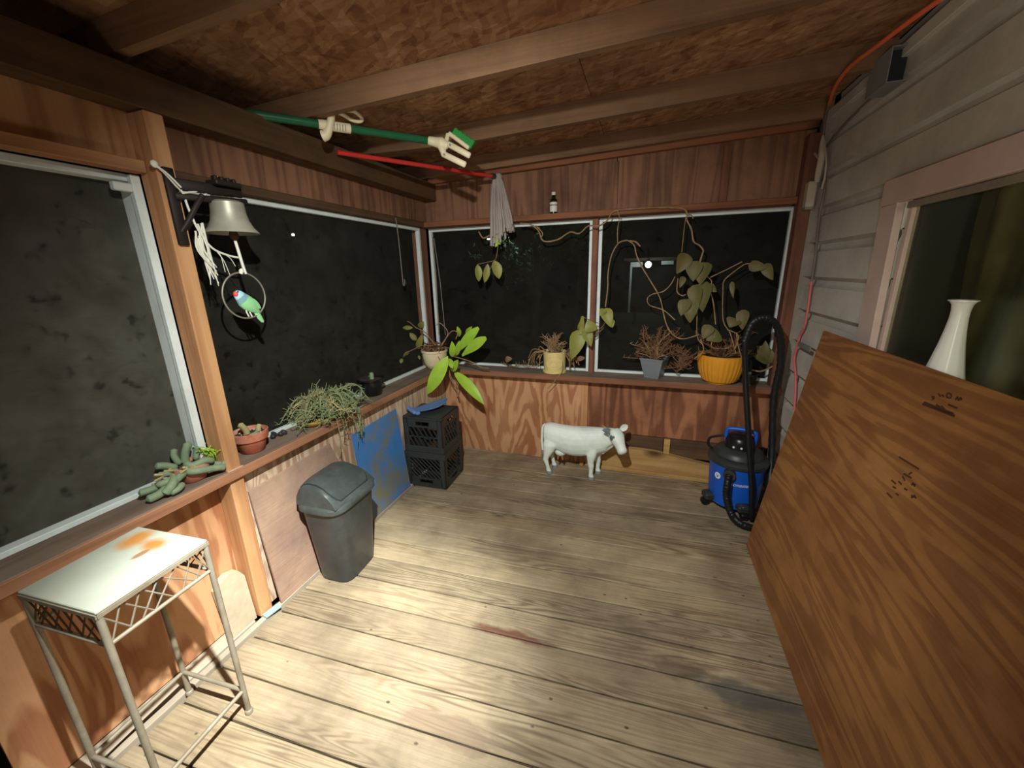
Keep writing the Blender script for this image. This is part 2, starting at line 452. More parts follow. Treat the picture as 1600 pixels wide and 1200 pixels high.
M['screen'] = screen_mat(0.75)
M['screen_brighter'] = screen_mat(1.15)  # same mesh, opacity raised to brighten this window's haze
M['screen_brightest'] = screen_mat(3.4)  # same mesh, opacity raised furthest to make the nearest window look brightly lit


def glass_mat():
    m = NT('window_glass', 0.08, 0.5)
    m.b.inputs['Base Color'].default_value = S(160, 170, 140)
    tr = m.n('ShaderNodeBsdfTransparent')
    tr.inputs[0].default_value = (0.75, 0.78, 0.68, 1)
    gl = m.n('ShaderNodeBsdfGlossy')
    gl.inputs['Roughness'].default_value = 0.34
    nb = m.n('ShaderNodeBump')
    nb.inputs['Strength'].default_value = 0.15
    nb.inputs['Distance'].default_value = 0.02
    m.set(nb.inputs['Height'], m.noise((1, 1, 1), 3.0, 2.0))
    m.set(gl.inputs['Normal'], nb.outputs[0])
    lw = m.n('ShaderNodeLayerWeight')
    lw.inputs[0].default_value = 0.35
    fac = m.math('MULTIPLY_ADD', lw.outputs['Fresnel'], 0.18, 0.035)
    mx = m.n('ShaderNodeMixShader', i_0=fac, i_1=tr.outputs[0], i_2=gl.outputs[0])
    m.t.links.new(mx.outputs[0], m.t.nodes['Material Output'].inputs['Surface'])
    return m


M['glass'] = glass_mat()
M['plastic_film'] = plain('cloudy_plastic_film', S(128, 118, 80), 0.28, vary=0.5, scale=5, bump=0.9, spec=0.8, dirt=S(40, 36, 26), dirt_amt=0.9, dirt_scale=3.5)


def emit(name, col, strength):
    m = NT(name)
    m.b.inputs['Base Color'].default_value = (0, 0, 0, 1)
    m.b.inputs['Emission Color'].default_value = col
    m.b.inputs['Emission Strength'].default_value = strength
    return m


M['lamp_white'] = emit('lamp_glow_white', (0.75, 0.92, 1.0, 1), 6.0)
M = {k: v.m for k, v in M.items()}

# ------------------------------------------------------------------ object helpers
WLOC = {}


class MB:
    def __init__(self):
        self.v, self.f, self.s = [], [], []

    def add(self, vs, fs, smooth=False):
        o = len(self.v)
        self.v += [V(p) for p in vs]
        self.f += [[i + o for i in f] for f in fs]
        self.s += [smooth] * len(fs)
        return self

    def box(self, x0, x1, y0, y1, z0, z1, mx=None, ch=0.0):
        if ch:
            bm = bmesh.new()
            bmesh.ops.create_cube(bm, size=1)
            for v in bm.verts:
                v.co = V(((x0 + x1) / 2 + v.co.x * (x1 - x0), (y0 + y1) / 2 + v.co.y * (y1 - y0), (z0 + z1) / 2 + v.co.z * (z1 - z0)))
            bmesh.ops.bevel(bm, geom=bm.edges[:], offset=ch, segments=1, affect='EDGES')
            bm.verts.index_update()
            vs = [v.co.copy() for v in bm.verts]
            fs = [[v.index for v in f.verts] for f in bm.faces]
            bm.free()
        else:
            vs = [V((x, y, z)) for z in (z0, z1) for y in (y0, y1) for x in (x0, x1)]
            fs = [(0, 2, 3, 1), (4, 5, 7, 6), (0, 1, 5, 4), (2, 6, 7, 3), (0, 4, 6, 2), (1, 3, 7, 5)]
        if mx:
            vs = [mx @ v for v in vs]
        return self.add(vs, fs)

    def bar(self, a, b, wx, wz, ch=0.0, up=(0, 0, 1)):
        """a rectangular bar from a to b"""
        a, b = V(a), V(b)
        d = b - a
        L = d.length
        y = d.normalized()
        x = y.cross(V(up))
        if x.length < 1e-5:
            x = V((1, 0, 0))
        x.normalize()
        z = x.cross(y)
        mx = Matrix(((x.x, y.x, z.x, a.x), (x.y, y.y, z.y, a.y), (x.z, y.z, z.z, a.z), (0, 0, 0, 1)))
        return self.box(-wx / 2, wx / 2, 0, L, -wz / 2, wz / 2, mx, ch)

    def tube(self, pts, r, n=8, cap=True):
        pts = [V(p) for p in pts]
        R = r if hasattr(r, '__len__') else [r] * len(pts)
        vs, fs = [], []
        t0 = (pts[1] - pts[0]).normalized()
        ref = V((0, 0, 1)) if abs(t0.z) < 0.9 else V((1, 0, 0))
        u = t0.cross(ref).normalized()
        for i, p in enumerate(pts):
            t = (pts[min(i + 1, len(pts) - 1)] - pts[max(i - 1, 0)])
            t = t.normalized() if t.length > 1e-9 else t0
            u = (u - t * u.dot(t))
            u = u.normalized() if u.length > 1e-6 else t.orthogonal().normalized()
            wv = t.cross(u)
            for k in range(n):
                a = 2 * math.pi * k / n
                vs.append(p + (u * math.cos(a) + wv * math.sin(a)) * R[i])
        for i in range(len(pts) - 1):
            for k in range(n):
                k2 = (k + 1) % n
                fs.append((i * n + k, i * n + k2, (i + 1) * n + k2, (i + 1) * n + k))
        if cap:
            fs.append(tuple(range(n - 1, -1, -1)))
            fs.append(tuple((len(pts) - 1) * n + k for k in range(n)))
        return self.add(vs, fs, True)

    def lathe(self, prof, c, n=28, mx=None, flute=None, cap0=True, cap1=True):
        """profile of (radius, z) turned about a vertical axis through c"""
        c = V(c)
        vs, fs = [], []
        for j, (r, z) in enumerate(prof):
            for k in range(n):
                a = 2 * math.pi * k / n
                rr = r * (1 + (flute(a, j) if flute else 0))
                p = V((rr * math.cos(a), rr * math.sin(a), z))
                vs.append((mx @ p if mx else p) + c)
        for j in range(len(prof) - 1):
            for k in range(n):
                k2 = (k + 1) % n
                fs.append((j * n + k, j * n + k2, (j + 1) * n + k2, (j + 1) * n + k))
        if cap0:
            fs.append(tuple(range(n - 1, -1, -1)))
        if cap1:
            fs.append(tuple((len(prof) - 1) * n + k for k in range(n)))
        return self.add(vs, fs, True)

    def ball(self, c, r, n=12, mx=None):
        r = V(r) if hasattr(r, '__len__') else V((r, r, r))
        prof = []
        m = max(5, n // 2)
        c = V(c)
        vs, fs = [], []
        for j in range(m + 1):
            t = math.pi * j / m
            for k in range(n):
                a = 2 * math.pi * k / n
                p = V((math.sin(t) * math.cos(a) * r.x, math.sin(t) * math.sin(a) * r.y, -math.cos(t) * r.z))
                vs.append((mx @ p if mx else p) + c)
        for j in range(m):
            for k in range(n):
                k2 = (k + 1) % n
                fs.append((j * n + k, j * n + k2, (j + 1) * n + k2, (j + 1) * n + k))
        return self.add(vs, fs, True)

    def loft(self, rings, cap=True, smooth=True):
        n = len(rings[0])
        vs = [p for r in rings for p in r]
        fs = []
        for j in range(len(rings) - 1):
            for k in range(n):
                k2 = (k + 1) % n
                fs.append((j * n + k, j * n + k2, (j + 1) * n + k2, (j + 1) * n + k))
        if cap:
            fs.append(tuple(range(n - 1, -1, -1)))
            fs.append(tuple((len(rings) - 1) * n + k for k in range(n)))
        return self.add(vs, fs, smooth)

    def leaf(self, base, tip, width, up=(0, 0, 1), bend=0.0, fold=0.15, shape='oval', n=8):
        """leaf blade from base to tip; bend lifts its middle along up, fold dips its midrib"""
        base, tip, up = V(base), V(tip), V(up)
        d = tip - base
        L = d.length
        t = d.normalized()
        s = t.cross(up)
        s = s.normalized() if s.length > 1e-5 else t.orthogonal().normalized()
        nn = s.cross(t).normalized()
        vs, fs = [], []
        for i in range(n + 1):
            u = i / n
            if shape == 'oval':
                wd = math.sin(math.pi * u ** 0.9) ** 0.75
            elif shape == 'spoon':
                wd = 0.18 + 0.82 * math.sin(math.pi * min(1, u ** 1.6)) ** 0.7 if u < 0.97 else 0.3
            else:  # heart
                wd = (math.sin(math.pi * u ** 0.55) ** 0.8) if u > 0 else 0.25
            wd *= width / 2
            c = base + t * (L * u) + nn * (bend * L * 4 * u * (1 - u))
            for q in (-1, -0.5, 0, 0.5, 1):
                vs.append(c + s * (wd * q) + nn * (abs(q) * fold * wd))
        for i in range(n):
            for q in range(4):
                fs.append((i * 5 + q, i * 5 + q + 1, (i + 1) * 5 + q + 1, (i + 1) * 5 + q))
        return self.add(vs, fs, True)

    def build(self, name, mat, parent=None, origin=None, kind=None, label=None, weld=False):
        lo = V((min(v.x for v in self.v), min(v.y for v in self.v), min(v.z for v in self.v)))
        hi = V((max(v.x for v in self.v), max(v.y for v in self.v), max(v.z for v in self.v)))
        c = V(origin) if origin is not None else (lo + hi) / 2
        me = bpy.data.meshes.new(name)
        me.from_pydata([v - c for v in self.v], [], self.f)
        me.polygons.foreach_set('use_smooth', self.s)
        bm = bmesh.new()
        bm.from_mesh(me)
        bmesh.ops.recalc_face_normals(bm, faces=bm.faces[:])
        bm.to_mesh(me)
        bm.free()
        if any(self.s):
            try:
                me.set_sharp_from_angle(angle=math.radians(50))
            except Exception:
                pass
        me.materials.append(M[mat])
        o = bpy.data.objects.new(name, me)
        COL.objects.link(o)
        WLOC[o.name] = c
        if parent:
            o.parent = parent
            o.location = c - WLOC[parent.name]
        else:
            o.location = c
        if kind:
            o['kind'] = kind
        if label:
            o['label'] = label
        return o


def tag(o, label=None, cat=None, group=None, kind=None):
    if label:
        o['label'] = label
    if cat:
        o['category'] = cat
    if group:
        o['group'] = group
    if kind:
        o['kind'] = kind
    return o


def empty(name, loc):
    o = bpy.data.objects.new(name, None)
    COL.objects.link(o)
    o.location = V(loc)
    o.empty_display_size = 0.05
    WLOC[o.name] = V(loc)
    return o


def thing(name, label, cat, loc, group=None):
    return tag(empty(name, loc), label, cat, group)


def structure(name, loc=(0, 0, 0)):
    return tag(empty(name, loc), kind='structure')


def curve(pts, n=6):
    """smooth path through points (Catmull-Rom)"""
    pts = [V(p) for p in pts]
    P = [pts[0] * 2 - pts[1]] + pts + [pts[-1] * 2 - pts[-2]]
    out = []
    for i in range(1, len(P) - 2):
        p0, p1, p2, p3 = P[i - 1:i + 3]
        for k in range(n):
            t = k / n
            out.append(0.5 * ((2 * p1) + (p2 - p0) * t + (2 * p0 - 5 * p1 + 4 * p2 - p3) * t * t + (3 * p1 - p0 - 3 * p2 + p3) * t ** 3))
    out.append(pts[-1])
    return out


def fuse(mb, voxel, smooth=6, name='body'):
    """weld overlapping volumes into one continuous skin"""
    me = bpy.data.meshes.new('tmp')
    me.from_pydata(mb.v, [], mb.f)
    bm = bmesh.new()
    bm.from_mesh(me)
    bmesh.ops.recalc_face_normals(bm, faces=bm.faces[:])
    bm.to_mesh(me)
    bm.free()
    o = bpy.data.objects.new('tmp', me)
    COL.objects.link(o)
    r = o.modifiers.new('r', 'REMESH')
    r.mode = 'VOXEL'
    r.voxel_size = voxel
    if smooth:
        s = o.modifiers.new('s', 'SMOOTH')
        s.iterations = smooth
        s.factor = 0.5
    dg = bpy.context.evaluated_depsgraph_get()
    ev = o.evaluated_get(dg)
    m2 = ev.to_mesh()
    out = MB()
    out.add([v.co.copy() for v in m2.vertices], [list(p.vertices) for p in m2.polygons], True)
    ev.to_mesh_clear()
    bpy.data.objects.remove(o)
    return out


def rotz(a):
    return Matrix.Rotation(a, 4, 'Z')


# ------------------------------------------------------------------ ground and floor
gr = structure('ground', (0, 0, -0.55))
MB().box(-30, 30, -8, 40, -0.60, -0.55).build('lawn', 'ground', gr)

fl = structure('floor')
FA = 0.05                                         # the deck boards run slightly askew of the back wall
SPY = 0.1405
board0 = None
k = 0
for i in range(-2, 29):
    y = -1.757 + SPY * (12 - i)
    mid = V((1.29, y + FA * 1.29, -0.0125))
    if mid.y > 0.19 or mid.y < -3.75:
        continue
    if board0 is None:
        mb = MB().box(-1.25, 1.25, -0.0672, 0.0672, -0.0125, 0.0125, None, 0.003)
        b = mb.build('floor_board', 'deck', fl, origin=(0, 0, 0))
        board0 = b
    else:
        b = board0.copy()
        COL.objects.link(b)
        b.parent = fl
    b.location = mid + V((0, 0, random.uniform(-0.0015, 0.001)))
    b.rotation_euler = (random.uniform(-0.006, 0.006), 0, FA)
MB().box(-0.088, -0.018, -3.4, -1.90, -0.03, 0.0, None, 0.003).build('edge_board', 'edge', fl)
MB().box(0.002, 0.030, -3.4, -0.005, -0.03, 0.010, None, 0.003).build('edge_strip', 'edge', fl)
MB().box(-0.2, 2.6, -3.6, 0.15, -0.10, -0.06).build('under_deck_shade_sheet', 'rot', fl)  # added dark sheet, stands in for the shade below the deck

# ------------------------------------------------------------------ left wall
wl = structure('wall_left', (-0.09, -1.4, 0))
ZS, ZT = 0.739, 1.846
MB().box(-0.100, -0.089, -2.585, -1.83, 0.0, 0.698).build('plywood_panel', 'ply_z', wl)
MB().box(-0.100, -0.089, -3.0, -1.83, 1.885, 2.04).build('plywood_panel', 'ply_zt', wl)
MB().box(-0.050, -0.038, -1.82, 0.025, 0.0, 0.698).build('plywood_panel', 'ply_z2', wl)
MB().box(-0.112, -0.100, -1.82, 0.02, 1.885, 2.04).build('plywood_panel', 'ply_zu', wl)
MB().box(-0.0885, -0.001, -1.882, -1.823, 0.002, 2.03, None, 0.004).build('post', 'stud_z', wl)
MB().box(-0.215, -0.135, -0.015, 0.075, 0.742, 2.03, None, 0.003).build('corner_post', 'stud_zd', wl)
MB().box(-0.090, 0.0, -3.2, 0.03, 2.032, 2.150, None, 0.004).build('top_beam', 'beam', wl)
MB().box(-0.099, -0.045, -3.0, -1.884, 1.846, 1.884, None, 0.003).build('header_board', 'stud_y', wl)
MB().box(-0.135, -0.095, -1.822, -0.02, 1.846, 1.884, None, 0.003).build('header_board', 'beam', wl)
# sill boards, butted at the post; their front edge is bare wood
MB().box(-0.168, 0.006, -3.0, -1.884, 0.700, ZS, None, 0.003).build('sill_board', 'sill', wl)
mb = MB()
zs = ZS
vs = [(-0.168, -1.821, zs), (0.006, -1.821, zs), (0.006, -0.052, zs), (-0.168, 0.075, zs)]
vs += [(x, y, 0.700) for x, y, z in vs]
mb.add(vs, [(0, 1, 2, 3), (7, 6, 5, 4), (0, 4, 5, 1), (1, 5, 6, 2), (2, 6, 7, 3), (3, 7, 4, 0)])
mb.build('sill_board', 'sill', wl)
MB().box(0.0065, 0.0165, -3.0, -0.062, 0.697, 0.738, None, 0.003).build('sill_nosing', 'nosing', wl)
MB().box(0.0, 0.006, -1.884, -1.821, 0.700, 0.739).build('sill_patch', 'stone', wl, label='pale bare patch of sill in front of post')
# pale blue painted shim at the foot of the post
MB().bar((0.020, -1.885, 0.016), (0.031, -1.815, 0.016), 0.032, 0.010, 0.002).build('painted_shim', 'teal', wl, label='small pale blue painted shim at post foot')

# ------------------------------------------------------------------ back wall
wb = structure('wall_back', (1.2, 0.03, 0))
YB = 0.03
MB().box(-0.037, 1.142, YB, YB + 0.012, 0.0, 0.698).build('plywood_panel', 'ply_z', wb)
MB().box(1.192, 2.43, YB + 0.006, YB + 0.018, 0.285, 0.698).build('plywood_panel', 'ply_zd', wb)
MB().box(1.143, 1.191, YB - 0.004, YB + 0.03, 0.0, 0.698, None, 0.002).build('stud', 'stud_z', wb)
MB().box(1.192, 1.76, YB + 0.02, YB + 0.06, 0.14, 0.284, None, 0.004).build('weathered_board', 'rot', wb)
MB().box(1.795, 2.43, YB + 0.02, YB + 0.06, 0.13, 0.284, None, 0.004).build('weathered_board', 'rot', wb)
MB().box(1.762, 1.805, YB - 0.008, YB + 0.019, 0.118, 0.275, None, 0.002).build('block', 'plate', wb)
mb = MB()
for j in range(11):
    x0 = 1.192 + 1.05 * j / 10
    top = 0.165 + 0.018 * math.sin(x0 * 5) - 0.07 * max(0, (x0 - 1.7))
    mb.v += [V((x0, -0.012, 0.0)), V((x0, -0.012, top)), V((x0, YB + 0.005, top)), V((x0, YB + 0.005, 0.0))]
for j in range(10):
    for q in range(4):
        mb.f.append([j * 4 + q, j * 4 + (q + 1) % 4, j * 4 + 4 + (q + 1) % 4, j * 4 + 4 + q])
mb.f += [[0, 1, 2, 3], [40, 41, 42, 43]]
mb.s = [False] * len(mb.f)
mb.build('bottom_plate', 'plate', wb)
MB().box(1.30, 2.43, -0.045, -0.014, 0.0, 0.028, None, 0.003).build('floor_cleat', 'plate', wb)
# sill
mb = MB()
vs = [(0.0075, -0.050, zs), (2.43, -0.050, zs), (2.43, 0.15, zs), (-0.168, 0.15, zs), (-0.168, 0.0765, zs)]
n5 = 5
vs += [(x, y, 0.700) for x, y, z in vs]
mb.add(vs, [tuple(range(5)), tuple(range(9, 4, -1))] + [(i, 5 + i, 5 + (i + 1) % 5, (i + 1) % 5) for i in range(5)])
mb.build('sill_board', 'sill_x', wb)
MB().box(0.017, 2.43, -0.061, -0.0505, 0.697, 0.738, None, 0.003).build('sill_nosing', 'nosing_x', wb)
# header strip, upper plywood, battens
MB().box(-0.134, 2.364, -0.012, 0.12, 1.846, 1.884, None, 0.003).build('header_board', 'stud_xd', wb)
xs = [-0.10, 1.33, 2.40]
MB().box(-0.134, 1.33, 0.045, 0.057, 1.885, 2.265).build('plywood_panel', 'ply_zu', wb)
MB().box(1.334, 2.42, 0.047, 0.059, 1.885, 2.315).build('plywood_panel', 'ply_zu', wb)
MB().box(1.955, 1.998, 0.026, 0.0445, 1.887, 2.20, None, 0.002).build('batten', 'stud_zd', wb)
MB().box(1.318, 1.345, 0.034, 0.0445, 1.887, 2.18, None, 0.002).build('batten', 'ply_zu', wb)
mb = MB().bar((-0.05, 0.022, 2.172), (2.42, 0.022, 2.258), 0.042, 0.045, 0.003)
mb.build('top_nailer', 'stud_xd', wb)
MB().box(2.366, 2.427, -0.035, 0.044, 0.742, 2.20, None, 0.003).build('end_post', 'stud_zd', wb)
MB().box(1.183, 1.223, 0.06, 0.15, 0.7395, 1.845, None, 0.002).build('mullion_post', 'stud_zd', wb)

# ------------------------------------------------------------------ right (house) wall with lap siding
XR = 2.462
wr = structure('wall_right', (XR, -1.0, 0))


def siding(u, y0, y1, z_cut=None):
    """one course: flat face, then a cove that tucks under the course above"""
    pitch = 0.187
    prof = [(XR - 0.014, u - pitch + 0.0005), (XR - 0.006, u - 0.054), (XR + 0.005, u - 0.050), (XR + 0.018, u - 0.040),
            (XR + 0.023, u - 0.020), (XR + 0.020, u + 0.006), (XR + 0.034, u + 0.006), (XR + 0.034, u - pitch + 0.0005)]
    mb = MB()
    rings = [[V((x, y, z)) for x, z in prof] for y in (y0, y1)]
    mb.loft(rings, True, False)
    return mb.build('siding_board', 'siding', wr)


for k in range(-6, 8):
    u = 1.249 + 0.187 * k
    lo = u - 0.187
    if u > 1.14 and lo < 1.80:
        siding(u, -0.88, -0.0315)
        siding(u, -3.3, -2.35)
    elif -0.1 < u < 2.45:
        siding(u, -3.3, -0.0315)
MB().box(2.4285, 2.495, -0.031, 0.026, 0.0, 2.26, None, 0.003).build('corner_board', 'corner', wr)
mb = MB()
mb.bar((2.445, -3.2, 2.305), (2.445, 0.02, 2.27), 0.03, 0.05, 0.003)
mb.build('frieze_board', 'siding', wr)

# ------------------------------------------------------------------ ceiling: rafters under strand board
ce = structure('ceiling', (1.2, -1.5, 2.3))
ZR, SL = 2.180, 0.035


def rz(x):
    return ZR + SL * x


RH = 0.095
for y in (-3.17, -2.535, -1.905, -1.272, -0.632, -0.052):
    mb = MB()
    vs = []
    for x in (-0.35, 2.452):
        for (dy, dz) in ((0, 0), (0.038, 0), (0.038, RH), (0, RH)):
            vs.append((x, y + dy, rz(x) + dz))
    mb.add(vs, [(0, 1, 2, 3), (7, 6, 5, 4), (0, 4, 5, 1), (1, 5, 6, 2), (2, 6, 7, 3), (3, 7, 4, 0)])
    mb.build('rafter', 'rafter', ce)
for (y0, y1, x0, x1) in ((-3.6, -1.243, -0.45, 2.46), (-1.240, 0.12, -0.45, 1.25), (-1.240, 0.12, 1.253, 2.46)):
    mb = MB()
    vs = [(x, y, rz(x) + RH + 0.0015 + dz) for dz in (0, 0.012) for y in (y0, y1) for x in (x0, x1)]
    mb.add(vs, [(0, 1, 3, 2), (4, 6, 7, 5), (0, 4, 5, 1), (2, 3, 7, 6), (0, 2, 6, 4), (1, 5, 7, 3)])
    mb.build('strand_board_panel', 'osb', ce)

# ------------------------------------------------------------------ screened windows
FW = 0.024


def window(n, axis, plane, a0, a1, z0, z1, scr='screen', deep=0.03):
    root = structure('window_%d' % n, (plane if axis == 'x' else a0, a0 if axis == 'x' else plane, z0))

    def bx(u0, u1, w0, w1, d0, d1):
        if axis == 'x':
            return MB().box(plane + d0, plane + d1, u0, u1, w0, w1, None, 0.002)
        return MB().box(u0, u1, plane - d1, plane - d0, w0, w1, None, 0.002)
    bx(a0, a0 + FW, z0, z1, 0, deep).build('frame_bar', 'white_metal', root)
    bx(a1 - FW, a1, z0, z1, 0, deep).build('frame_bar', 'white_metal', root)
    bx(a0 + FW, a1 - FW, z0, z0 + FW * 0.8, 0, deep * 0.8).build('frame_bar', 'white_metal', root)
    bx(a0 + FW, a1 - FW, z1 - FW, z1, 0, deep).build('frame_bar', 'white_metal', root)
    d = 0.004
    if axis == 'x':
        MB().add([(plane + d, a0 + FW, z0 + 0.019), (plane + d, a1 - FW, z0 + 0.019), (plane + d, a1 - FW, z1 - FW), (plane + d, a0 + FW, z1 - FW)], [(0, 1, 2, 3)]).build('insect_screen', scr, root)
    else:
        MB().add([(a0 + FW, plane - d, z0 + 0.019), (a1 - FW, plane - d, z0 + 0.019), (a1 - FW, plane - d, z1 - FW), (a0 + FW, plane - d, z1 - FW)], [(0, 1, 2, 3)]).build('insect_screen', scr, root)
    return root


w1 = window(1, 'x', -0.167, -2.98, -1.884, ZS + 0.001, ZT - 0.001, 'screen_brightest', deep=0.055)
MB().box(-0.1115, -0.0895, -1.912, -1.884, ZS + 0.002, ZT - 0.004, None, 0.002).build('frame_cover', 'white_metal', w1)
MB().box(-0.111, -0.088, -1.965, -1.9125, 1.786, 1.812, None, 0.003).build('corner_latch', 'white_metal', w1)
window(2, 'x', -0.167, -1.822, -0.017, ZS + 0.001, ZT - 0.001, 'screen_brighter')
window(3, 'y', 0.135, -0.132, 1.182, ZS + 0.001, ZT - 0.001)
window(4, 'y', 0.135, 1.224, 2.396, ZS + 0.001, ZT - 0.001)

# ------------------------------------------------------------------ house window behind the sheet
w5 = structure('window_5', (XR, -1.6, 1.2))
XC = 2.428
yl, yr = -0.845, -2.60
zb, zt = 1.150, 1.808
MB().bar((XC + 0.009, -0.905, zb - 0.02), (XC + 0.009, -0.8815, 1.7145), 0.115, 0.026, 0.003, (1, 0, 0)).build('side_casing', 'pink', w5)
MB().box(XC - 0.006, XC + 0.020, yr, -0.820, 1.715, zt, None, 0.003).build('head_casing', 'pink', w5)
MB().box(XC - 0.030, XC + 0.03, yr, -0.90, zb - 0.028, zb, None, 0.004).build('window_sill', 'pink', w5)
MB().box(XC + 0.014, XC + 0.030, yr, -0.965, 1.690, 1.713, None, 0.002).build('track', 'corner', w5)
MB().box(XC + 0.023, XC + 0.045, -0.985, -0.962, zb, 1.70, None, 0.002).build('sash_stile', 'pink', w5)
MB().box(XC + 0.035, XC + 0.039, yr, -0.985, zb + 0.001, 1.70).build('pane', 'glass', w5)
# room behind the glass with cloudy plastic film hung across it
mb = MB()
nx, nz = 60, 16
for i in range(nx + 1):
    for j in range(nz + 1):
        y = -0.95 - 1.7 * i / nx
        z = 1.0 + 0.85 * j / nz
        x = 2.66 + 0.022 * math.sin(i * 1.1 + 0.25 * math.sin(j * 0.5)) + 0.012 * math.sin(i * 0.43 + j * 0.3)
        mb.v.append(V((x, y, z)))
for i in range(nx):
    for j in range(nz):
        a = i * (nz + 1) + j
        mb.f.append([a, a + 1, a + nz + 2, a + nz + 1])
        mb.s.append(True)
mb.build('plastic_film', 'plastic_film', w5)
MB().box(2.51, 3.0, -0.93, -0.90, 0.9, 1.95).build('reveal', 'box_dark', w5)

point('film_fill', (2.56, -2.3, 1.75), 13.0, (1.0, 0.92, 0.68), 0.05)  # added light, no lamp known here; brightens the film behind the glass

# ------------------------------------------------------------------ night outside
def tree(name, label, c, h, r, n, seed, parts=3):
    rnd = random.Random(seed)
    t = thing(name, label, 'tree', (c[0], c[1], -0.55))
    mb = MB()
    cl = [(V((rnd.gauss(0, 1), rnd.gauss(0, 1), rnd.gauss(0, 0.6))) * r * 0.5 + V((c[0], c[1], h)), r * rnd.uniform(0.25, 0.5)) for _ in range(16)]
    for _ in range(n):
        cc, cr = rnd.choice(cl)
        d = V((rnd.gauss(0, 1), rnd.gauss(0, 1), rnd.gauss(0, 1))).normalized()
        p = cc + d * cr * rnd.uniform(0.6, 1)
        u = V((rnd.gauss(0, 1), rnd.gauss(0, 1), rnd.gauss(0, 1))).normalized() * rnd.uniform(0.05, 0.13)
        v = u.cross(d) * 0.6
        mb.add([p - u, p + v, p + u, p - v], [(0, 1, 2, 3)])
    mb.build('foliage', 'tree', t, kind='stuff')
    MB().tube([(c[0], c[1], -0.55), (c[0] + 0.1, c[1], h * 0.6), (c[0], c[1], h)], [0.16, 0.12, 0.06], 8).build('trunk', 'bark', t)
    return t


la = thing('street_lamp', 'small white street lamp far off beyond the left screen', 'lamp', (-14.5, 12.4, -0.55))
p = CAM_POS + (V((-7.09, 5.44, 2.53)) - CAM_POS) * 2
MB().tube([(p.x, p.y, -0.55), (p.x, p.y, p.z + 0.1)], 0.05, 8).build('pole', 'iron', la)
MB().ball(p, 0.075).build('bulb', 'lamp_white', la)
lb = thing('street_lamp', 'bright white street lamp far off just below the mop head', 'lamp', (-5, 12, -0.55))
q = CAM_POS + (V((-2.85, 8.28, 2.41)) - CAM_POS) * 1.0
MB().tube([(q.x, q.y, -0.55), (q.x, q.y, q.z + 0.1)], 0.04, 8).build('pole', 'iron', lb)
MB().ball(q, 0.05).build('bulb', 'lamp_white', lb)
point('yard_lamp_light', q + V((1.0, 0.2, 0.2)), 45, (0.75, 0.95, 1.0), 0.1)

k = 1.7


def far(px, py, dist=20.0):
    d = CR * ((px - PPX) / FPX) - CU * ((py - PPY) / FPX) + CF
    return CAM_POS + d * (dist / math.hypot(d.x, d.y))


ta, tb = far(835, 385, 11.0), far(905, 388, 15.0)
tree('yard_tree', 'dim leafy tree in the dark yard behind the dry vine, nearest of two', (ta.x, ta.y, 0), ta.z + 0.15, 1.15, 2600, 3)
tree('yard_tree', 'smaller dim tree further back in the dark yard beside the window mullion', (tb.x, tb.y, 0), tb.z + 0.1, 1.2, 2200, 5)
hs = thing('neighbour_house', 'distant house with a lit carport edge seen through the back screen', 'house', far(1015, 427))
a, b = far(985, 414), far(1052, 407)
y = a.y
MB().box(a.x - 0.05, b.x + 0.3, y + 0.3, y + 4, -0.55, a.z - 0.1).build('wall', 'house', hs)
MB().box(a.x - 0.3, b.x + 0.6, y - 0.05, y + 4.2, a.z + 0.17, a.z + 0.3).build('roof', 'bark', hs)
MB().box(a.x, a.x + 0.55, y, y + 0.12, a.z - 0.10, a.z + 0.12).build('fascia', 'trimwhite', hs)
MB().box(b.x - 0.5, b.x + 0.02, y, y + 0.12, a.z - 0.02, a.z + 0.14).build('fascia', 'trimwhite', hs)
MB().box(a.x, a.x + 0.09, y, y + 0.09, -0.55, a.z - 0.1).build('post', 'trimwhite', hs)
o = far(1013, 413.5, 19.4)
pl = thing('porch_lamp', 'round glowing porch lamp on the distant house', 'lamp', o)
MB().ball(o, 0.14).build('globe', 'lamp_white', pl)
MB().tube([o + V((0, 0, 0.14)), V((o.x, hs.location.y + 0.05, a.z + 0.22))], 0.03, 8).build('stem', 'iron', pl)
point('carport_light', o + V((0, -0.5, 0.05)), 14, (0.8, 1.0, 0.9), 0.1)
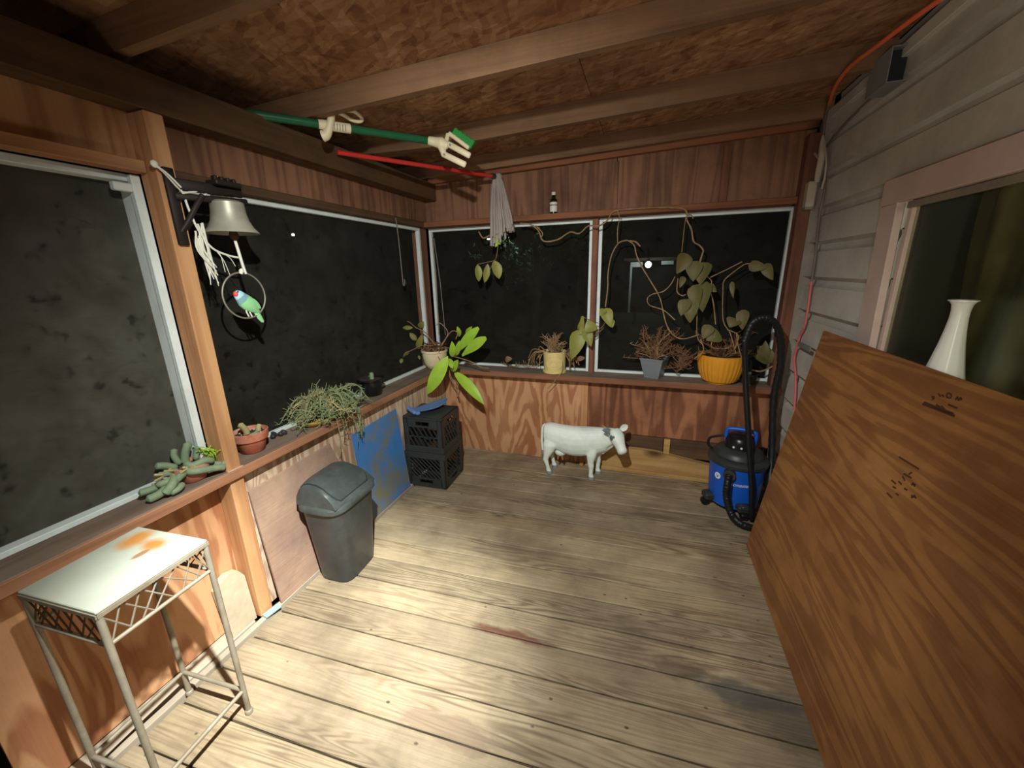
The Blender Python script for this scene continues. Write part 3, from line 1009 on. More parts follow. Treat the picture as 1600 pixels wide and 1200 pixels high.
# ------------------------------------------------------------------ leaning plywood sheet in front of the house wall
def lean_sheet():
    L, H, T = 2.44, 1.215, 0.012
    t = thing('plywood_sheet', 'big orange plywood sheet leaning against the grey house wall', 'plywood', (2.184, -0.70 - L / 2, 0.0))
    a = math.atan2(2.355 - 2.184, 1.19)
    mb = MB().box(0, T, -L, 0, 0, H, None, 0.0015)
    mx = Matrix.Translation(V((2.184, -0.700, 0.002))) @ Matrix.Rotation(a, 4, 'Y')
    mb.v = [mx @ v for v in mb.v]
    o = mb.build('panel', 'sheet', t)
    # faded grade stamps: ring and stroke marks with a ruled bar
    nx = -(mx.to_3x3() @ V((1, 0, 0)))

    def on_sheet(px, py):
        d = CR * ((px - PPX) / FPX) - CU * ((py - PPY) / FPX) + CF
        p0 = mx @ V((0, 0, 0))
        return CAM_POS + d * ((p0 - CAM_POS).dot(nx) / d.dot(nx))

    def mark(pix, wd):
        st = MB()
        for (x0, y0, x1, y1) in pix:
            A, B = on_sheet(x0, y0), on_sheet(x1, y1)
            st.bar(A + nx * 0.0004, B + nx * 0.0004, wd, 0.0008, 0, tuple(nx))
        return st
    bar = mark([(1442, 631, 1492, 650), (1444, 629, 1490, 647)], 0.007)
    g = mark([(1456, 619, 1460, 623), (1460, 619, 1457, 625), (1466, 615, 1470, 620), (1472, 617, 1475, 620),
              (1479, 617, 1482, 614), (1482, 614, 1486, 616), (1486, 616, 1487, 620), (1487, 620, 1484, 622), (1484, 622, 1480, 621), (1480, 621, 1479, 617),
              (1493, 625, 1496, 620), (1496, 620, 1498, 626), (1498, 626, 1501, 621), (1501, 621, 1503, 625),
              (1463, 632, 1470, 637), (1471, 634, 1476, 640), (1482, 632, 1496, 638)], 0.0045)
    bar.add(g.v, g.f)
    bar.build('grade_stamp', 'ink', t, kind='stuff')
    g = mark([(1405, 714, 1436, 733), (1412, 740, 1424, 747), (1424, 757, 1431, 757), (1420, 741, 1425, 738), (1393, 750, 1400, 756),
              (1395, 760, 1400, 763), (1413, 763, 1418, 766), (1386, 770, 1394, 778), (1424, 774, 1432, 778), (1424, 778, 1430, 774),
              (1404, 752, 1409, 757), (1410, 744, 1414, 751), (1426, 754, 1430, 760), (1400, 771, 1404, 774)], 0.005)
    g.build('grade_stamp', 'ink', t, kind='stuff')


lean_sheet()

# ------------------------------------------------------------------ milk glass vase on the window sill
t = thing('bud_vase', 'tall white milk glass bud vase on the house window sill', 'vase', (2.418, -1.405, 1.1505))
prof = [(0.030, 0), (0.046, 0.001), (0.0470, 0.012), (0.041, 0.04), (0.034, 0.08), (0.0275, 0.12), (0.0225, 0.16), (0.0195, 0.195),
        (0.0195, 0.215), (0.022, 0.232), (0.0285, 0.242), (0.0275, 0.243), (0.019, 0.230), (0.015, 0.19), (0.014, 0.10)]
MB().lathe(prof, (2.418, -1.405, 1.1505), 36, flute=lambda a, j: 0.02 * math.sin(a * 12) if 1 < j < 9 else 0).build('body', 'milk', t)
rim = MB().lathe([(0.026, 0.2405), (0.0300, 0.2415), (0.0300, 0.2445), (0.026, 0.2435)], (2.418, -1.405, 1.1505), 36, flute=lambda a, j: 0.05 * math.sin(a * 10), cap0=False, cap1=False)
rim.build('ruffled_rim', 'milk', t)

# ------------------------------------------------------------------ leaning boards on the left wall
t = thing('leaning_board', 'brown stained plywood offcut leaning below the sill behind the bin', 'board', (0.0, -1.5, 0.0105))
mb = MB()
for (x, d) in ((0, 0), (0.009, 1)):
    mb.v += [V((0.020 + x, -1.800, 0.0115)), V((0.020 + x, -1.215, 0.0115)), V((-0.030 + x, -1.262, 0.44)), V((-0.037 + x, -1.318, 0.610)), V((-0.036 + x, -1.800, 0.595))]
mb.f += [[0, 1, 2, 3, 4], [9, 8, 7, 6, 5]] + [[i, i + 5, (i + 1) % 5 + 5, (i + 1) % 5] for i in range(5)]
mb.s = [False] * 7
mb.build('panel', 'lean', t)
t = thing('leaning_board', 'blue painted board leaning on the left wall beside the black crates', 'board', (0.02, -0.88, 0.0105))
mb = MB()
for x in (0, 0.009):
    mb.v += [V((0.020 + x, -1.145, 0.0115)), V((0.020 + x, -0.700, 0.0115)), V((-0.036 + x, -0.700, 0.598)), V((-0.036 + x, -1.145, 0.585))]
mb.f += [[0, 1, 2, 3], [7, 6, 5, 4]] + [[i, i + 4, (i + 1) % 4 + 4, (i + 1) % 4] for i in range(4)]
mb.s = [False] * 6
mb.build('panel', 'blue_board', t)

# ------------------------------------------------------------------ paver leaning by the post
t = thing('paver_stone', 'grey tan paver stone standing against the wall behind the table', 'paver', (-0.05, -1.945, 0.001))
mb = MB()
out = [(-1.998, 0.0), (-1.888, 0.0), (-1.886, 0.225), (-1.905, 0.262), (-1.945, 0.275), (-1.990, 0.262), (-2.004, 0.235)]
for x in (0.0, 0.036):
    for (y, z) in out:
        mb.v.append(V((-0.060 + x - 0.085 * z, y, 0.001 + z)))
n = len(out)
mb.f += [list(range(n)), list(range(2 * n - 1, n - 1, -1))] + [[i, i + n, (i + 1) % n + n, (i + 1) % n] for i in range(n)]
mb.s = [False] * len(mb.f)
mb.build('block', 'stone', t)

# ------------------------------------------------------------------ plant stand table
def table():
    x0, x1, y0, y1, zt = 0.044, 0.334, -2.482, -2.202, 0.719
    n0 = len(bpy.data.objects)
    t = thing('plant_stand', 'slim grey metal plant stand with a rust stained white top', 'table', ((x0 + x1) / 2, (y0 + y1) / 2, 0))
    top = MB().box(x0, x1, y0, y1, zt - 0.008, zt, None, 0.002).build('tabletop', 'tabletop', t, label='white top with an orange rust stain')
    fr = MB()
    for (a, b) in (((x0, y0), (x1, y0)), ((x1, y0), (x1, y1)), ((x1, y1), (x0, y1)), ((x0, y1), (x0, y0))):
        fr.bar((a[0], a[1], zt - 0.014), (b[0], b[1], zt - 0.014), 0.006, 0.011)
    fr.build('top_frame', 'rust_iron', t)
    C = [(x0 + .006, y0 + .006), (x1 - .006, y0 + .006), (x1 - .006, y1 - .006), (x0 + .006, y1 - .006)]
    for i, (x, y) in enumerate(C):
        l = MB().tube([(x, y, 0.004), (x, y, zt - 0.02)], 0.0085, 10).build('leg', 'rust_iron', t)
        MB().lathe([(0.009, 0), (0.0125, 0.001), (0.0125, 0.012), (0.009, 0.016)], (x, y, 0.001), 12).build('foot_cap', 'rust_iron', l)
    for i in range(4):
        a, b = C[i], C[(i + 1) % 4]
        for z, r in ((0.610, 0.006), (0.105, 0.007)):
            MB().tube([(a[0], a[1], z), (b[0], b[1], z)], r, 8).build('rail', 'rust_iron', t)
        la = MB()
        rnd = random.Random(i + 3)
        for k in range(7):
            u = k / 6
            v = min(1, max(0, u + (0.28 if k % 2 else -0.25) * rnd.uniform(0.6, 1.2)))
            v2 = min(1, max(0, u + (-0.2 if k % 2 else 0.3) * rnd.uniform(0.6, 1.2)))
            for q, zz in ((v, 0.612), (v2, 0.612)):
                A = V((a[0] + (b[0] - a[0]) * u, a[1] + (b[1] - a[1]) * u, zt - 0.02))
                B = V((a[0] + (b[0] - a[0]) * q, a[1] + (b[1] - a[1]) * q, zz))
                la.tube([A, B], 0.0022, 5)
        la.build('lattice', 'rust_shaded' if i in (0, 3) else 'rust_iron', t)  # near and wall sides darker: shade put into the metal colour
    t.rotation_euler = (0, 0, 0.07)


table()

# ------------------------------------------------------------------ swing top bin
def superring(cx, cy, z, a, b, e=4.0, n=40, rot=0.0):
    out = []
    for k in range(n):
        t = 2 * math.pi * k / n
        c, s = math.cos(t), math.sin(t)
        x = a * math.copysign(abs(c) ** (2 / e), c)
        y = b * math.copysign(abs(s) ** (2 / e), s)
        out.append(V((cx + x * math.cos(rot) - y * math.sin(rot), cy + x * math.sin(rot) + y * math.cos(rot), z)))
    return out


def bin_():
    cx, cy = 0.148, -1.485
    t = thing('trash_bin', 'dark grey swing top trash bin standing by the left wall', 'bin', (cx, cy, 0.001))
    rot = 0.04
    R = lambda z, a, b, dx=0.0: superring(cx + dx, cy, z, a, b, 4.2, 44, rot)
    MB().loft([R(0.001, .088, .112), R(0.006, .096, .121), R(0.20, .107, .136, 0.0), R(0.415, .119, .155, 0.0)]).build('body', 'bin', t)
    col = MB().loft([R(0.412, .124, .160), R(0.418, .131, .168), R(0.440, .131, .168), R(0.447, .124, .160), R(0.447, .100, .136)], True)
    col.build('collar', 'bin_lid', t)
    # hood: low at the room side, high at the wall side
    prof = [(-0.118, 0.0), (-0.119, 0.045), (-0.108, 0.082), (-0.085, 0.103), (-0.050, 0.110), (-0.010, 0.106), (0.030, 0.091), (0.070, 0.062), (0.102, 0.026), (0.117, 0.0)]
    mx = Matrix.Translation(V((cx, cy, 0.446))) @ rotz(rot)

    def hood(p, y, off=0.0):
        # y in -1..1 ; the ends round down
        s = 1 - 0.22 * abs(y) ** 5
        yy = y * (0.152 - 0.018 * (p[1] / 0.11))
        return mx @ V((p[0] * (1 - 0.05 * abs(y) ** 6), yy, p[1] * s + off))
    ys = [-1, -0.93, -0.8, -0.5, 0, 0.5, 0.8, 0.93, 1]
    mb = MB()
    m = len(prof)
    for y in ys:
        mb.v += [hood(p, y) for p in prof]
    for i in range(len(ys) - 1):
        for j in range(m - 1):
            mb.f.append([i * m + j, i * m + j + 1, (i + 1) * m + j + 1, (i + 1) * m + j])
            mb.s.append(True)
    mb.f += [list(range(m)), list(range(len(mb.v) - 1, len(mb.v) - m - 1, -1))]
    mb.s += [False, False]
    h = mb.build('hood', 'bin_lid', t)

    def patch(u0, u1, w, off, thick, cut=0.0):
        mb = MB()
        N, Q = 16, 12
        for s in range(2):
            for i in range(N + 1):
                y = w * (-1 + 2 * i / N)
                for j in range(Q + 1):
                    u = u0 + (u1 - u0) * j / Q
                    # round the corners of the flap at its lower edge
                    k = max(0, (j / Q - 0.72) / 0.28)
                    yy = y * (1 - 0.22 * k ** 2.5)
                    f = u * (m - 1)
                    a = int(min(f, m - 2))
                    p0, p1 = prof[a], prof[a + 1]
                    p = (p0[0] + (p1[0] - p0[0]) * (f - a), p0[1] + (p1[1] - p0[1]) * (f - a))
                    mb.v.append(hood(p, yy, off - s * thick))
        n1 = (N + 1) * (Q + 1)
        for s in range(2):
            for i in range(N):
                for j in range(Q):
                    a = s * n1 + i * (Q + 1) + j
                    mb.f.append([a, a + 1, a + Q + 2, a + Q + 1])
                    mb.s.append(True)
        rim = [i * (Q + 1) for i in range(N + 1)] + [N * (Q + 1) + j for j in range(1, Q + 1)] + [i * (Q + 1) + Q for i in range(N - 1, -1, -1)] + [j for j in range(Q - 1, 0, -1)]
        for a, b in zip(rim, rim[1:] + rim[:1]):
            mb.f.append([a, b, b + n1, a + n1])
            mb.s.append(False)
        return mb
    patch(0.20, 0.915, 0.885, 0.0012, 0.004).build('flap_gap', 'groove', t)
    patch(0.215, 0.90, 0.860, 0.0045, 0.004).build('flap', 'bin_lid', t)
    for s in (1,):
        MB().ball((cx + 0.02, cy + s * 0.156, 0.395), (0.022, 0.014, 0.022), 12).build('handle_lug', 'bin', t)


bin_()

# ------------------------------------------------------------------ milk crates
def crate(label, cx, cy, z, w, d, h, pattern, flip, rot):
    t = thing('milk_crate', label, 'crate', (cx, cy, z), 'stacked black milk crates')
    mx = Matrix.Translation(V((cx, cy, z))) @ rotz(rot)

    def put(mb, name, kind=None):
        mb.v = [mx @ v for v in mb.v]
        return mb.build(name, 'black_plastic', t, kind=kind)
    zz = (lambda a, b: (h - b, h - a)) if flip else (lambda a, b: (a, b))
    W, D = w / 2, d / 2
    th = 0.008

    def ring(z0, z1, grow=0.0):
        a, b = zz(z0, z1)
        mb = MB()
        mb.box(-W - grow, W + grow, -D - grow, -D + th, a, b, None, 0.002)
        mb.box(-W - grow, W + grow, D - th, D + grow, a, b, None, 0.002)
        mb.box(-W - grow, -W + th, -D + th, D - th, a, b)
        mb.box(W - th, W + grow, -D + th, D - th, a, b)
        return mb
    put(ring(h - 0.045, h, 0.003), 'rim')
    put(ring(0.0, 0.018, 0.0), 'base_band')
    a, b = zz(0.0, 0.008)
    put(MB().box(-W + 0.002, W - 0.002, -D + 0.002, D - 0.002, a, b), 'base_panel')
    a, b = zz(0.01, h - 0.04)
    for sx in (-1, 1):
        for sy in (-1, 1):
            mb = MB().box(min(sx * W, sx * (W - 0.038)), max(sx * W, sx * (W - 0.038)), min(sy * D, sy * (D - th)), max(sy * D, sy * (D - th)), a, b)
            mb.box(min(sx * W, sx * (W - th)), max(sx * W, sx * (W - th)), min(sy * D, sy * (D - 0.038)), max(sy * D, sy * (D - 0.038)), a, b)
            put(mb, 'corner_post')
    # hand hold band with a slot
    hb0, hb1 = h - 0.105, h - 0.046
    slot = MB()
    for side in range(4):
        Wd = W if side < 2 else D
        s = -1 if side % 2 == 0 else 1

        def bx(u0, u1, z0, z1):
            a, b = zz(z0, z1)
            if side < 2:
                y = s * (D - 0.004)
                slot.box(u0, u1, y - 0.004, y + 0.004, a, b)
            else:
                x = s * (W - 0.004)
                slot.box(x - 0.004, x + 0.004, u0, u1, a, b)
        # here the band sits low on the crate, the slot in its middle
        q0, q1 = (0.018, 0.075)
        bx(-Wd + 0.03, -0.052, q0, q1)
        bx(0.052, Wd - 0.03, q0, q1)
        bx(-0.052, 0.052, q0, q0 + 0.014)
        bx(-0.052, 0.052, q1 - 0.014, q1)
    put(slot, 'handle_band')
    # lattice bars of the four sides
    lat = MB()
    lo, hi = 0.075, h - 0.045
    for side in range(4):
        Wd = (W if side < 2 else D) - 0.036
        s = -1 if side % 2 == 0 else 1
        segs = []
        H = hi - lo
        n = 6 if pattern == 'cross' else 7
        for k in range(-n, n + 1):
            for sl in ((1, -1) if pattern == 'cross' else (-1,)):
                u0 = k * 2 * Wd / n * (1.0)
                u1 = u0 + sl * H * (0.55 if pattern == 'cross' else 1.0)
                # clip to the panel
                A, B = (u0, hi if sl == -1 else lo), (u1, lo if sl == -1 else hi)
                if pattern != 'cross':
                    A, B = (u0, hi), (u0 + H, lo)
                x0, z0, x1, z1 = A[0], A[1], B[0], B[1]

                def clip(x0, z0, x1, z1):
                    if x0 > x1:
                        x0, z0, x1, z1 = x1, z1, x0, z0
                    if x1 <= -Wd or x0 >= Wd:
                        return None
                    if x0 < -Wd:
                        z0 += (z1 - z0) * (-Wd - x0) / (x1 - x0)
                        x0 = -Wd
                    if x1 > Wd:
                        z1 = z0 + (z1 - z0) * (Wd - x0) / (x1 - x0)
                        x1 = Wd
                    return x0, z0, x1, z1
                c = clip(x0, z0, x1, z1)
                if c and math.hypot(c[2] - c[0], c[3] - c[1]) > 0.01:
                    segs.append(c)
        if pattern == 'cross':
            segs.append((-Wd, (lo + hi) / 2, Wd, (lo + hi) / 2))
        for (x0, z0, x1, z1) in segs:
            if flip:
                z0, z1 = h - z0, h - z1
            if side < 2:
                y = s * (D - 0.0045)
                lat.bar((x0, y, z0), (x1, y, z1), 0.007, 0.006, 0, (0, 1, 0))
            else:
                x = s * (W - 0.0045)
                lat.bar((x, x0, z0), (x, x1, z1), 0.007, 0.006, 0, (1, 0, 0))
    put(lat, 'lattice', 'stuff')
    return t


CR0 = at(697, 765, 'z', 0)
crate('black milk crate with slanted bars standing on the deck under another crate', 0.139, -0.518, 0.001, 0.312, 0.300, 0.272, 'slant', False, 0.035)
crate('black milk crate upside down on top of another crate', 0.139, -0.518, 0.2745, 0.300, 0.288, 0.262, 'cross', True, 0.035)

# ------------------------------------------------------------------ blue plastic tool on the crates
def blue_tool():
    z = 0.5375
    A, B = at(646, 646, 'z', z), at(699, 631, 'z', z)
    t = thing('plastic_scoop', 'curved blue plastic scoop lying on the upper milk crate', 'scoop', (A + B) / 2)
    d = (B - A).normalized()
    s = V((-d.y, d.x, 0))
    up = V((0, 0, 1))
    rings = []
    L = (B - A).length
    for i in range(15):
        u = i / 14
        wdt = 0.022 + 0.042 * math.sin(math.pi * min(1, (u + 0.12) / 1.12)) ** 0.8
        if u > 0.85:
            wdt *= max(0.25, 1 - ((u - 0.85) / 0.15) ** 2)
        c = A + d * (L * u) - s * (0.028 * math.sin(math.pi * u)) + up * (0.014 + 0.02 * u * u)
        ring = []
        for k in range(14):
            a = 2 * math.pi * k / 14
            zz = 0.010 * math.sin(a)
            cup = 0.012 * (math.cos(a) ** 2)
            ring.append(c + s * (wdt * math.cos(a)) + up * (zz + cup))
        rings.append(ring)
    MB().loft(rings).build('blade', 'blue_plastic', t)
    MB().bar(A + s * 0.055 - d * 0.012 + up * 0.036, A - s * 0.055 - d * 0.012 + up * 0.018, 0.030, 0.030, 0.010).build('crossbar', 'blue_plastic', t)
    MB().bar(A - s * 0.052 - d * 0.012 + up * 0.016, A - s * 0.062 + d * 0.02 + up * 0.014, 0.03, 0.026, 0.008).build('nozzle', 'blue_plastic', t)


blue_tool()

# ------------------------------------------------------------------ cow figurine
def cow():
    t = thing('cow_figurine', 'white painted cow figurine standing on the deck by the back wall', 'figurine', (1.13, -0.165, 0.0))
    mb = MB()

    def ring(c, n1, n2, a, b, k=18, e=2.3):
        out = []
        for i in range(k):
            th = 2 * math.pi * i / k
            cc, ss = math.cos(th), math.sin(th)
            out.append(V(c) + n1 * (a * math.copysign(abs(cc) ** (2 / e), cc)) + n2 * (b * math.copysign(abs(ss) ** (2 / e), ss)))
        return out
    X, Y, Z = V((1, 0, 0)), V((0, 1, 0)), V((0, 0, 1))
    cy = -0.165
    # trunk from rump to chest: (x, z centre, half width, half height)
    st = [(0.892, 0.318, 0.030, 0.045), (0.905, 0.310, 0.056, 0.074), (0.940, 0.300, 0.070, 0.094), (0.99, 0.290, 0.074, 0.100),
          (1.05, 0.274, 0.080, 0.110), (1.12, 0.268, 0.084, 0.115), (1.19, 0.273, 0.080, 0.114), (1.26, 0.284, 0.074, 0.108),
          (1.32, 0.296, 0.064, 0.098), (1.36, 0.300, 0.050, 0.084), (1.385, 0.300, 0.034, 0.060)]
    mb.loft([ring((x, cy, z), Y, Z, a, b) for x, z, a, b in st])
    # neck and head, the head turned a little to the room
    pts = [(1.29, cy, 0.305, 0.056, 0.090), (1.345, cy - 0.012, 0.325, 0.048, 0.078), (1.395, cy - 0.028, 0.352, 0.040, 0.060), (1.425, cy - 0.042, 0.372, 0.036, 0.046)]
    d = V((0.85, -0.35, 0.42)).normalized()
    s = d.cross(Z).normalized()
    u = s.cross(d)
    mb.loft([ring(p[:3], s, u, p[3], p[4]) for p in pts])
    poll = V((1.420, cy - 0.060, 0.398))
    HS = 1.25
    hd = V((0.40, -0.42, -0.80)).normalized()
    hs = V((0.74, 0.66, 0)).normalized()
    hu = hs.cross(hd).normalized()
    if hu.dot(V((1, -1, 0))) < 0:
        hu = -hu
    hp = [(-0.018, 0.026, 0.022, 0.0), (0.0, 0.037, 0.034, 0.0), (0.030, 0.041, 0.040, 0.0), (0.058, 0.036, 0.038, 0.0), (0.085, 0.028, 0.031, 0.002), (0.110, 0.025, 0.027, 0.004),
          (0.128, 0.027, 0.027, 0.004), (0.140, 0.022, 0.022, 0.002), (0.146, 0.010, 0.010, 0.0)]
    mb.loft([ring(poll + hd * (q * 1.12) + hu * o, hs, hu, a * HS, b * HS) for q, a, b, o in hp])
    # dewlap
    mb.loft([ring((1.335 + 0.02 * i, cy - 0.006 * i, 0.225 + 0.022 * i), Y, Z, 0.016, 0.045, 12) for i in range(5)])

    def leg(pts):
        rr = []
        for (x, y, z, a, b) in pts:
            rr.append(ring((x, y, z), X, Y, a, b, 14, 2.1))
        mb.loft(rr)
    fy = cy - 0.052
    by = cy + 0.052
    for (x, y) in ((1.262, fy), (1.300, by)):
        leg([(x + .005, y + (.015 if y < cy else -.015), 0.26, .046, .030), (x, y, 0.19, .036, .028), (x - .004, y, 0.135, .024, .021), (x, y, 0.105, .023, .021),
             (x + .002, y, 0.085, .018, .017), (x, y, 0.045, .016, .016), (x + .002, y, 0.030, .020, .019), (x + .006, y, 0.012, .021, .019), (x + .006, y, 0.004, .021, .019)])
    for (x, y, o) in ((0.935, fy, 0.0), (0.955, by, 0.02)):
        leg([(x + .030, y + (.02 if y < cy else -.02), 0.30, .060, .030), (x + .020, y, 0.235, .056, .032), (x + .006, y, 0.180, .038, .026), (x - .010, y, 0.135, .024, .020),
             (x - .016, y, 0.112, .022, .018), (x - .006, y, 0.080, .017, .016), (x + .004, y, 0.045, .016, .015), (x + .008, y, 0.028, .020, .018), (x + .014, y, 0.012, .021, .019), (x + .014, y, 0.004, .021, .019)])
    body = fuse(mb, 0.0055, 4)
    body.build('body', 'cow', t)
    # hooves
    for (x, y) in ((1.268, fy), (1.306, by), (0.949, fy), (0.969, by)):
        MB().loft([ring((x, y, 0.001), X, Y, .0245, .0215, 14), ring((x - .001, y, 0.016), X, Y, .0225, .0205, 14), ring((x - .003, y, 0.024), X, Y, .018, .018, 14)]).build('hoof', 'cow_grey', t, label='grey hoof')
    # udder
    mb = MB().ball((1.025, cy - 0.005, 0.172), (0.046, 0.044, 0.036), 16)
    ud = mb.build('udder', 'cow', t)
    for sx in (-1, 1):
        for sy in (-1, 1):
            MB().tube([(1.025 + sx * 0.016, cy - 0.005 + sy * 0.016, 0.142), (1.026 + sx * 0.018, cy - 0.005 + sy * 0.018, 0.112)], [0.008, 0.005], 8).build('teat', 'cow_tan', ud)
    # tail hanging down the rump, with a grey tuft
    tl = MB().tube(curve([(0.905, cy, 0.378), (0.886, cy, 0.360), (0.879, cy - 0.004, 0.31), (0.880, cy - 0.010, 0.24), (0.888, cy - 0.014, 0.17)], 5), 0.0085, 10).build('tail', 'cow', t)
    MB().tube(curve([(0.888, cy - 0.014, 0.172), (0.894, cy - 0.016, 0.14), (0.896, cy - 0.016, 0.095)], 5), [0.009, 0.011, 0.013, 0.015, 0.016, 0.015, 0.014, 0.011, 0.009, 0.006, 0.002], 10).build('tail_tuft', 'cow_grey', tl, label='grey tail tuft')
    # ears, horn, eyes
    for sgn, mat in ((1, 'cow'), (-1, 'cow_grey')):
        b0 = poll + hs * (sgn * 0.038) - hd * 0.002
        tip = b0 + hs * (sgn * 0.072) + V((0, 0, 0.030))
        MB().leaf(b0, tip, 0.046, up=tuple(hu), bend=0.08, fold=0.5, n=8).build('ear', mat, t)
    MB().tube(curve([poll + hs * -0.030 - hd * 0.020, poll + hs * -0.056 - hd * 0.036, poll + hs * -0.082 - hd * 0.066], 4), [0.008, 0.0075, 0.007, 0.0065, 0.006, 0.0055, 0.004, 0.003, 0.002], 8).build('horn', 'horn', t)
    for sgn in (-1, 1):
        e = poll + hd * 0.038 + hs * (sgn * 0.043) + hu * 0.026
        MB().ball(e, 0.0085, 10).build('eye', 'cow_dark', t)
    pe = poll + hd * 0.036 - hs * 0.049 + hu * 0.006
    MB().ball(pe, (0.008, 0.016, 0.020), 12, hs.to_track_quat('X', 'Z').to_matrix().to_4x4()).build('eye_patch', 'cow_dark', t, label='dark grey patch at the eye')


cow()

# ------------------------------------------------------------------ wet and dry vacuum
def vacuum():
    cx, cy = 2.185, -0.275
    t = thing('shop_vacuum', 'blue and black wet and dry vacuum in the corner behind the plywood sheet', 'vacuum', (cx, cy, 0.0))
    c = (cx, cy, 0)
    MB().lathe([(0.130, 0.035), (0.142, 0.042), (0.150, 0.15), (0.157, 0.30), (0.160, 0.315)], c, 36).build('drum', 'vac_blue', t)
    MB().lathe([(0.158, 0.3155), (0.170, 0.318), (0.172, 0.338), (0.160, 0.350), (0.135, 0.362)], c, 36).build('rim_band', 'black_plastic', t)
    MB().lathe([(0.140, 0.3625), (0.132, 0.385), (0.112, 0.402), (0.088, 0.410)], c, 36).build('lid', 'black_plastic', t)
    hd = MB().lathe([(0.085, 0.4105), (0.083, 0.45), (0.075, 0.475), (0.060, 0.488), (0.030, 0.493)], c, 32).build('motor_head', 'black_gloss', t)
    vd = (V((CAM_POS.x, CAM_POS.y, 0)) - V((cx, cy, 0))).normalized()
    side = V((-vd.y, vd.x, 0))
    for s in (-0.030, 0.012):
        p = V(c) + vd * 0.082 + side * s + V((0, 0, 0.428))
        MB().ball(p, 0.0075, 10).build('switch_button', 'white_print', hd)
    # carrying handle over the head
    P = lambda s, z, f=0.0: V((cx, cy, z)) + side * s + vd * f
    MB().tube(curve([P(-.075, .43), P(-.080, .49), P(-.068, .515), P(0, .522), P(.068, .515), P(.080, .49), P(.075, .43)], 5), 0.012, 10).build('handle', 'vac_blue', t)
    # latches and hose wrap
    MB().tube(curve([P(-.150, .36), P(-.176, .385), P(-.170, .43), P(-.120, .455), P(-.07, .47)], 5), 0.008, 8).build('power_cord', 'black_gloss', t)
    for a in (0.0, 1.0):
        pass
    # hose port
    port = P(-0.030, 0.285, 0.150)
    MB().tube([P(-.030, .285, .13), P(-.032, .285, .19)], 0.034, 16).build('hose_port', 'black_plastic', t)
    # ribbed hose: down over the drum, along the deck, up in an arch by the corner
    hose = curve([P(-.032, .285, .185), P(-.035, .255, .212), P(-.030, .16, .222), P(.010, .065, .245), P(.085, .030, .270), P(.165, .045, .21),
                  V((2.365, -0.30, 0.30)), V((2.345, -0.22, 0.70)), V((2.345, -0.235, 0.95)), V((2.300, -0.27, 1.14)), V((2.225, -0.30, 1.215)), V((2.155, -0.31, 1.190)), V((2.125, -0.31, 1.08))], 14)
    rr = [0.0200 + 0.0020 * math.sin(i * 2.4) for i in range(len(hose))]
    MB().tube(hose, rr, 14).build('hose', 'hose', t)
    # wand standing upright
    w = [V((2.125, -0.31, 1.10)), V((2.155, -0.330, 0.85)), V((2.200, -0.405, 0.50)), V((2.235, -0.455, 0.24)), V((2.255, -0.475, 0.03))]
    MB().tube(curve(w, 5), 0.0165, 12).build('wand', 'black_gloss', t)
    # casters
    for a in (-1.02, 0.42, 2.2, 3.6):
        d = vd * math.cos(a) + side * math.sin(a)
        b = V(c) + d * 0.165
        s2 = V((-d.y, d.x, 0))
        mb = MB().bar(V(c) + d * 0.115 + V((0, 0, 0.075)), V(c) + d * 0.19 + V((0, 0, 0.068)), 0.075, 0.045, 0.010)
        foot = mb.build('caster_bracket', 'black_plastic', t)
        q = V(c) + d * 0.178 + V((0, 0, 0.0265))
        mxw = s2.to_track_quat('Z', 'Y').to_matrix().to_4x4()
        wh = MB().lathe([(0.012, -0.018), (0.023, -0.017), (0.0255, -0.010), (0.0255, 0.010), (0.023, 0.017), (0.012, 0.018)], q, 18, mxw).build('wheel', 'black_gloss', foot)
        MB().lathe([(0.030, 0.0), (0.027, 0.004), (0.012, 0.006), (0.010, 0.0065)], V(c) + d * 0.165 + V((0, 0, 0.0905)), 18).build('cap', 'bin', foot)

    # printing on the drum
    def wrap_text(body, ang, z, size, name, shear=0.0):
        cu = bpy.data.curves.new(name, 'FONT')
        cu.body = body
        cu.size = size
        cu.shear = shear
        cu.align_x = 'CENTER'
        cu.align_y = 'CENTER'
        cu.extrude = 0.0006
        tmp = bpy.data.objects.new('tmp', cu)
        COL.objects.link(tmp)
        dg = bpy.context.evaluated_depsgraph_get()
        me = tmp.evaluated_get(dg).to_mesh()
        vs = [v.co.copy() for v in me.vertices]
        fs = [list(p.vertices) for p in me.polygons]
        tmp.evaluated_get(dg).to_mesh_clear()
        bpy.data.objects.remove(tmp)
        out = []
        a0 = math.atan2(vd.y, vd.x) + ang
        for v in vs:
            zz = z + v.y
            r = 0.142 + 0.0155 * (zz - 0.042) / 0.26 + 0.0012 + v.z
            a = a0 + v.x / r
            out.append(V((cx + r * math.cos(a), cy + r * math.sin(a), zz)))
        return MB().add(out, fs).build(name, 'white_print', t)
    wrap_text('Vacmaster', 0.16, 0.215, 0.030, 'brand_lettering', 0.35)
    a0 = math.atan2(vd.y, vd.x) - 0.66
    n = V((math.cos(a0), math.sin(a0), 0))
    mxl = n.to_track_quat('Z', 'Y').to_matrix().to_4x4()
    lg = MB().lathe([(0.0005, 0.0), (0.021, 0.0), (0.021, 0.0015), (0.0005, 0.0018)], V((cx, cy, 0.238)) + n * 0.1535, 20, mxl).build('round_badge', 'white_print', t)
    s3 = V((-n.y, n.x, 0))
    q = V((cx, cy, 0.238)) + n * 0.1555
    mb = MB().bar(q - s3 * 0.009 + V((0, 0, 0.010)), q + V((0, 0, -0.010)), 0.004, 0.001, 0, tuple(n)).bar(q + s3 * 0.009 + V((0, 0, 0.010)), q + V((0, 0, -0.010)), 0.004, 0.001, 0, tuple(n))
